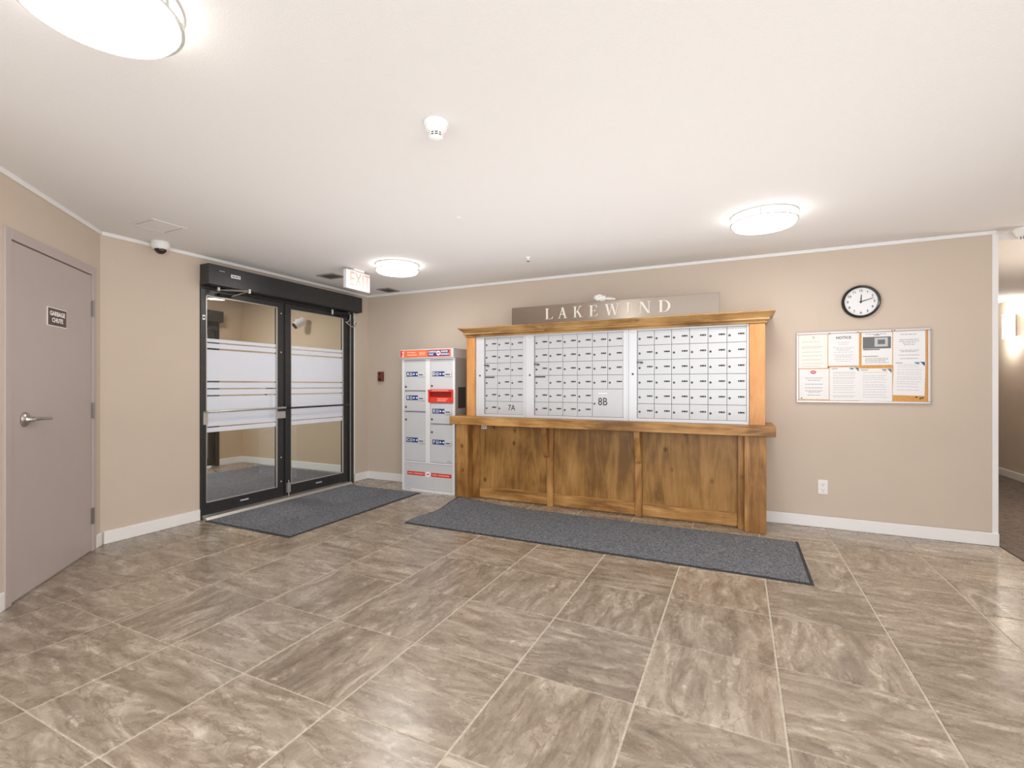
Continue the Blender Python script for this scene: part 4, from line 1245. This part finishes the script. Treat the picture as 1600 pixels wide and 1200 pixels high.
# smoke detectors
def smoke(label, x, y, z=H, s=1.0):
    t = thing('smoke_detector', label, 'smoke detector', (x, y, z))
    MB((x, y, z - .01)).lathe((x, y, z), [(0, -.0005), (.056 * s, -.0005), (.057 * s, -.012 * s), (.053 * s, -.020 * s), (.049 * s, -.021 * s)], n=36).build('base', M['white'], t, smooth=True)
    MB((x, y, z - .03)).lathe((x, y, z), [(.049 * s, -.020 * s), (.048 * s, -.034 * s), (.036 * s, -.048 * s), (.031 * s, -.049 * s)], n=36).build('body', M['white'], t, smooth=True)
    MB((x, y, z - .05)).lathe((x, y, z), [(.028 * s, -.046 * s), (.028 * s, -.070 * s), (0, -.070 * s)], n=36).build('chamber', M['blackhole'], t)
    v = MB((x, y, z - .05))
    for (a, b_) in ((-.0490, -.0515), (-.0575, -.0605), (-.067, -.070)):
        v.lathe((x, y, z), [(.0285 * s, a * s), (.0315 * s, a * s), (.0305 * s, b_ * s), (.0285 * s, b_ * s), (.0285 * s, a * s)], n=36)
    for k in range(10):
        a = 2 * PI * k / 10
        cx_, cy_ = x + .0300 * s * math.cos(a), y + .0300 * s * math.sin(a)
        v.box(cx_ - .0022, cx_ + .0022, cy_ - .0022, cy_ + .0022, z - .069 * s, z - .049 * s)
    v.lathe((x, y, z), [(.030 * s, -.069 * s), (.026 * s, -.074 * s), (.012 * s, -.078 * s), (0, -.078 * s)], n=36)
    v.build('vent_cage', M['white'], t)
    return t
smoke('white smoke detector alone in the middle of the lobby ceiling', 3.235, -3.13)
smoke('white smoke detector at the hallway end of the lobby ceiling', 6.46, 0.02, H, 1.25)

# sprinkler
sp = thing('sprinkler', 'tiny metal sprinkler head in the ceiling before the steel sign', 'sprinkler', (2.70, -0.84, H))
MB((2.70, -.84, H)).lathe((2.70, -.84, H), [(0, -.0005), (.028, -.0005), (.026, -.006), (.012, -.008), (.012, -.02), (.006, -.022), (.006, -.035)], n=20).build('escutcheon', M['white'], sp, smooth=True)
MB((2.70, -.84, H - .04)).lathe((2.70, -.84, H), [(0, -.036), (.014, -.036), (.014, -.039), (0, -.039)], n=16).build('deflector', M['lock'], sp)
sp2 = thing('ceiling_sensor', 'tiny white cap on the ceiling between smoke detector and steel sign', 'sensor', (2.675, -2.03, H))
MB((2.675, -2.03, H)).lathe((2.675, -2.03, H), [(0, -.0005), (.022, -.0005), (.02, -.004), (0, -.006)], n=20).build('cap', M['white'], sp2, smooth=True)

# dome camera
dc = thing('dome_camera', 'white dome security camera with smoked lens beside the diagonal wall', 'security camera', (0.115, -2.60, H))
MB((.115, -2.6, H)).lathe((.115, -2.60, H), [(0, -.0005), (.062, -.0005), (.066, -.01), (.066, -.045), (.056, -.062), (.044, -.064)], n=36).build('housing', M['white'], dc, smooth=True)
MB((.115, -2.6, H - .06)).lathe((.115, -2.60, H), [(.044, -.060), (.042, -.074), (.032, -.090), (.016, -.100), (0, -.103)], n=28).build('dome', M['dome'], dc, smooth=True)

# access hatch and vents
ah = thing('access_hatch', 'flush white square access hatch in the ceiling near the dome camera', 'hatch', (.54, -2.84, H))
q = MB((.54, -2.84, H)); hx0_, hx1_, hy0_, hy1_ = .40, .68, -2.965, -2.715
q.box(hx0_, hx1_, hy0_, hy0_ + .018, H - .004, H - .0005).box(hx0_, hx1_, hy1_ - .018, hy1_, H - .004, H - .0005).box(hx0_, hx0_ + .018, hy0_ + .018, hy1_ - .018, H - .004, H - .0005).box(hx1_ - .018, hx1_, hy0_ + .018, hy1_ - .018, H - .004, H - .0005)
q.build('hatch_frame', M['ceil'], ah)
MB((.54, -2.84, H)).box(hx0_ + .026, hx1_ - .026, hy0_ + .026, hy1_ - .026, H - .0032, H - .0005).build('hatch_panel', M['ceil'], ah)
MB((.54, -2.84, H)).box(hx0_ + .018, hx1_ - .018, hy0_ + .018, hy1_ - .018, H - .0012, H - .0004).build('hatch_gap', M['ventgrey'], ah)


def vent(label, x0, x1, y0, y1, dark):
    t = thing('ceiling_vent', label, 'vent', ((x0 + x1) / 2, (y0 + y1) / 2, H), group='ceiling vents near the entrance')
    MB(t.location).box(x0, x1, y0, y0 + .02, H - .01, H - .0005).box(x0, x1, y1 - .02, y1, H - .01, H - .0005).box(x0, x0 + .02, y0 + .02, y1 - .02, H - .01, H - .0005).box(x1 - .02, x1, y0 + .02, y1 - .02, H - .01, H - .0005)\
        .build('vent_frame', M['white' if not dark else 'ventgrey'], t, 0.002)
    MB(t.location).box(x0 + .02, x1 - .02, y0 + .02, y1 - .02, H - .0015, H - .0006).build('vent_back', M['print'], t)
    n = 7
    for i in range(n):
        yc = y0 + .025 + (y1 - y0 - .05) * (i + .5) / n
        me = MB(((x0 + x1) / 2, yc, H - .006)).box(x0 + .02, x1 - .02, yc - .0065, yc + .0065, H - .0068, H - .0052).mesh('slat', M['ventgrey'])
        s_ = put('slat', me, t, ((x0 + x1) / 2, yc, H - .006), (R(28), 0, 0))
vent('small grey ceiling vent left of the exit sign', .33, .57, -1.17, -.97, True)
vent('grey ceiling vent in the corner between exit sign and main wall', .41, .60, -.30, -.08, True)

# exit sign
es = thing('exit_sign', 'lit white EXIT sign hanging from the ceiling over the entrance', 'exit sign', (.9, -1.155, H))
MB((.9, -1.155, H)).box(.865, .935, -1.23, -1.08, H - .022, H - .0005).build('canopy', M['white'], es, 0.004)
MB((.9, -1.155, H - .1)).box(.880, .920, -1.325, -.985, 2.228, 2.416).build('housing', M['white'], es, 0.004)
MB((.921, -1.155, H - .1)).box(.920, .923, -1.318, -.992, 2.235, 2.409).build('lit_face', M['exitface'], es)
txt('EXIT', 0.205, M['exitred'], es, (.9236, -1.135, 2.322), (R(90), 0, R(90)), sx=.70, bold=.002)
txt('<', 0.07, M['exitred'], es, (.9236, -1.29, 2.322), (R(90), 0, R(90)), sx=.6, name='arrow')

# hallway sconces (the second is added, unseen right of frame, to light the near hall)
def sconce(label, y, e):
    sc = thing('wall_sconce', label, 'wall light', (XR, y, 2.02), group='sconces along the hallway')
    MB((XR, y, 2.02)).box(XR - .03, XR - .0005, y - .10, y + .10, 1.88, 2.17).build('backplate', M['chrome'], sc, 0.003)
    q = MB((XR - .06, y, 2.02))
    q.prism([(XR - .031 - .07 * math.cos(PI * (i / 10 - .5)), y + .12 * math.sin(PI * (i / 10 - .5)), 1.865) for i in range(11)], (0, 0, .32))
    q.build('glass_shade', M['sconce'], sc, smooth=True)
    for dz in (.20, -.20):
        ld = bpy.data.lights.new('bulb', 'POINT'); ld.energy = e; ld.color = (1, .93, .84); ld.shadow_soft_size = .05
        lo = bpy.data.objects.new('bulb', ld); COL.objects.link(lo); lo.parent = sc; lo.location = (-.15, 0, dz * 1.1)


sconce('frosted glass wall sconce glowing on the hallway wall', 3.6, 7)
sconce('added unseen frosted glass wall sconce nearest the viewpoint in the hallway', 0.4, 28)
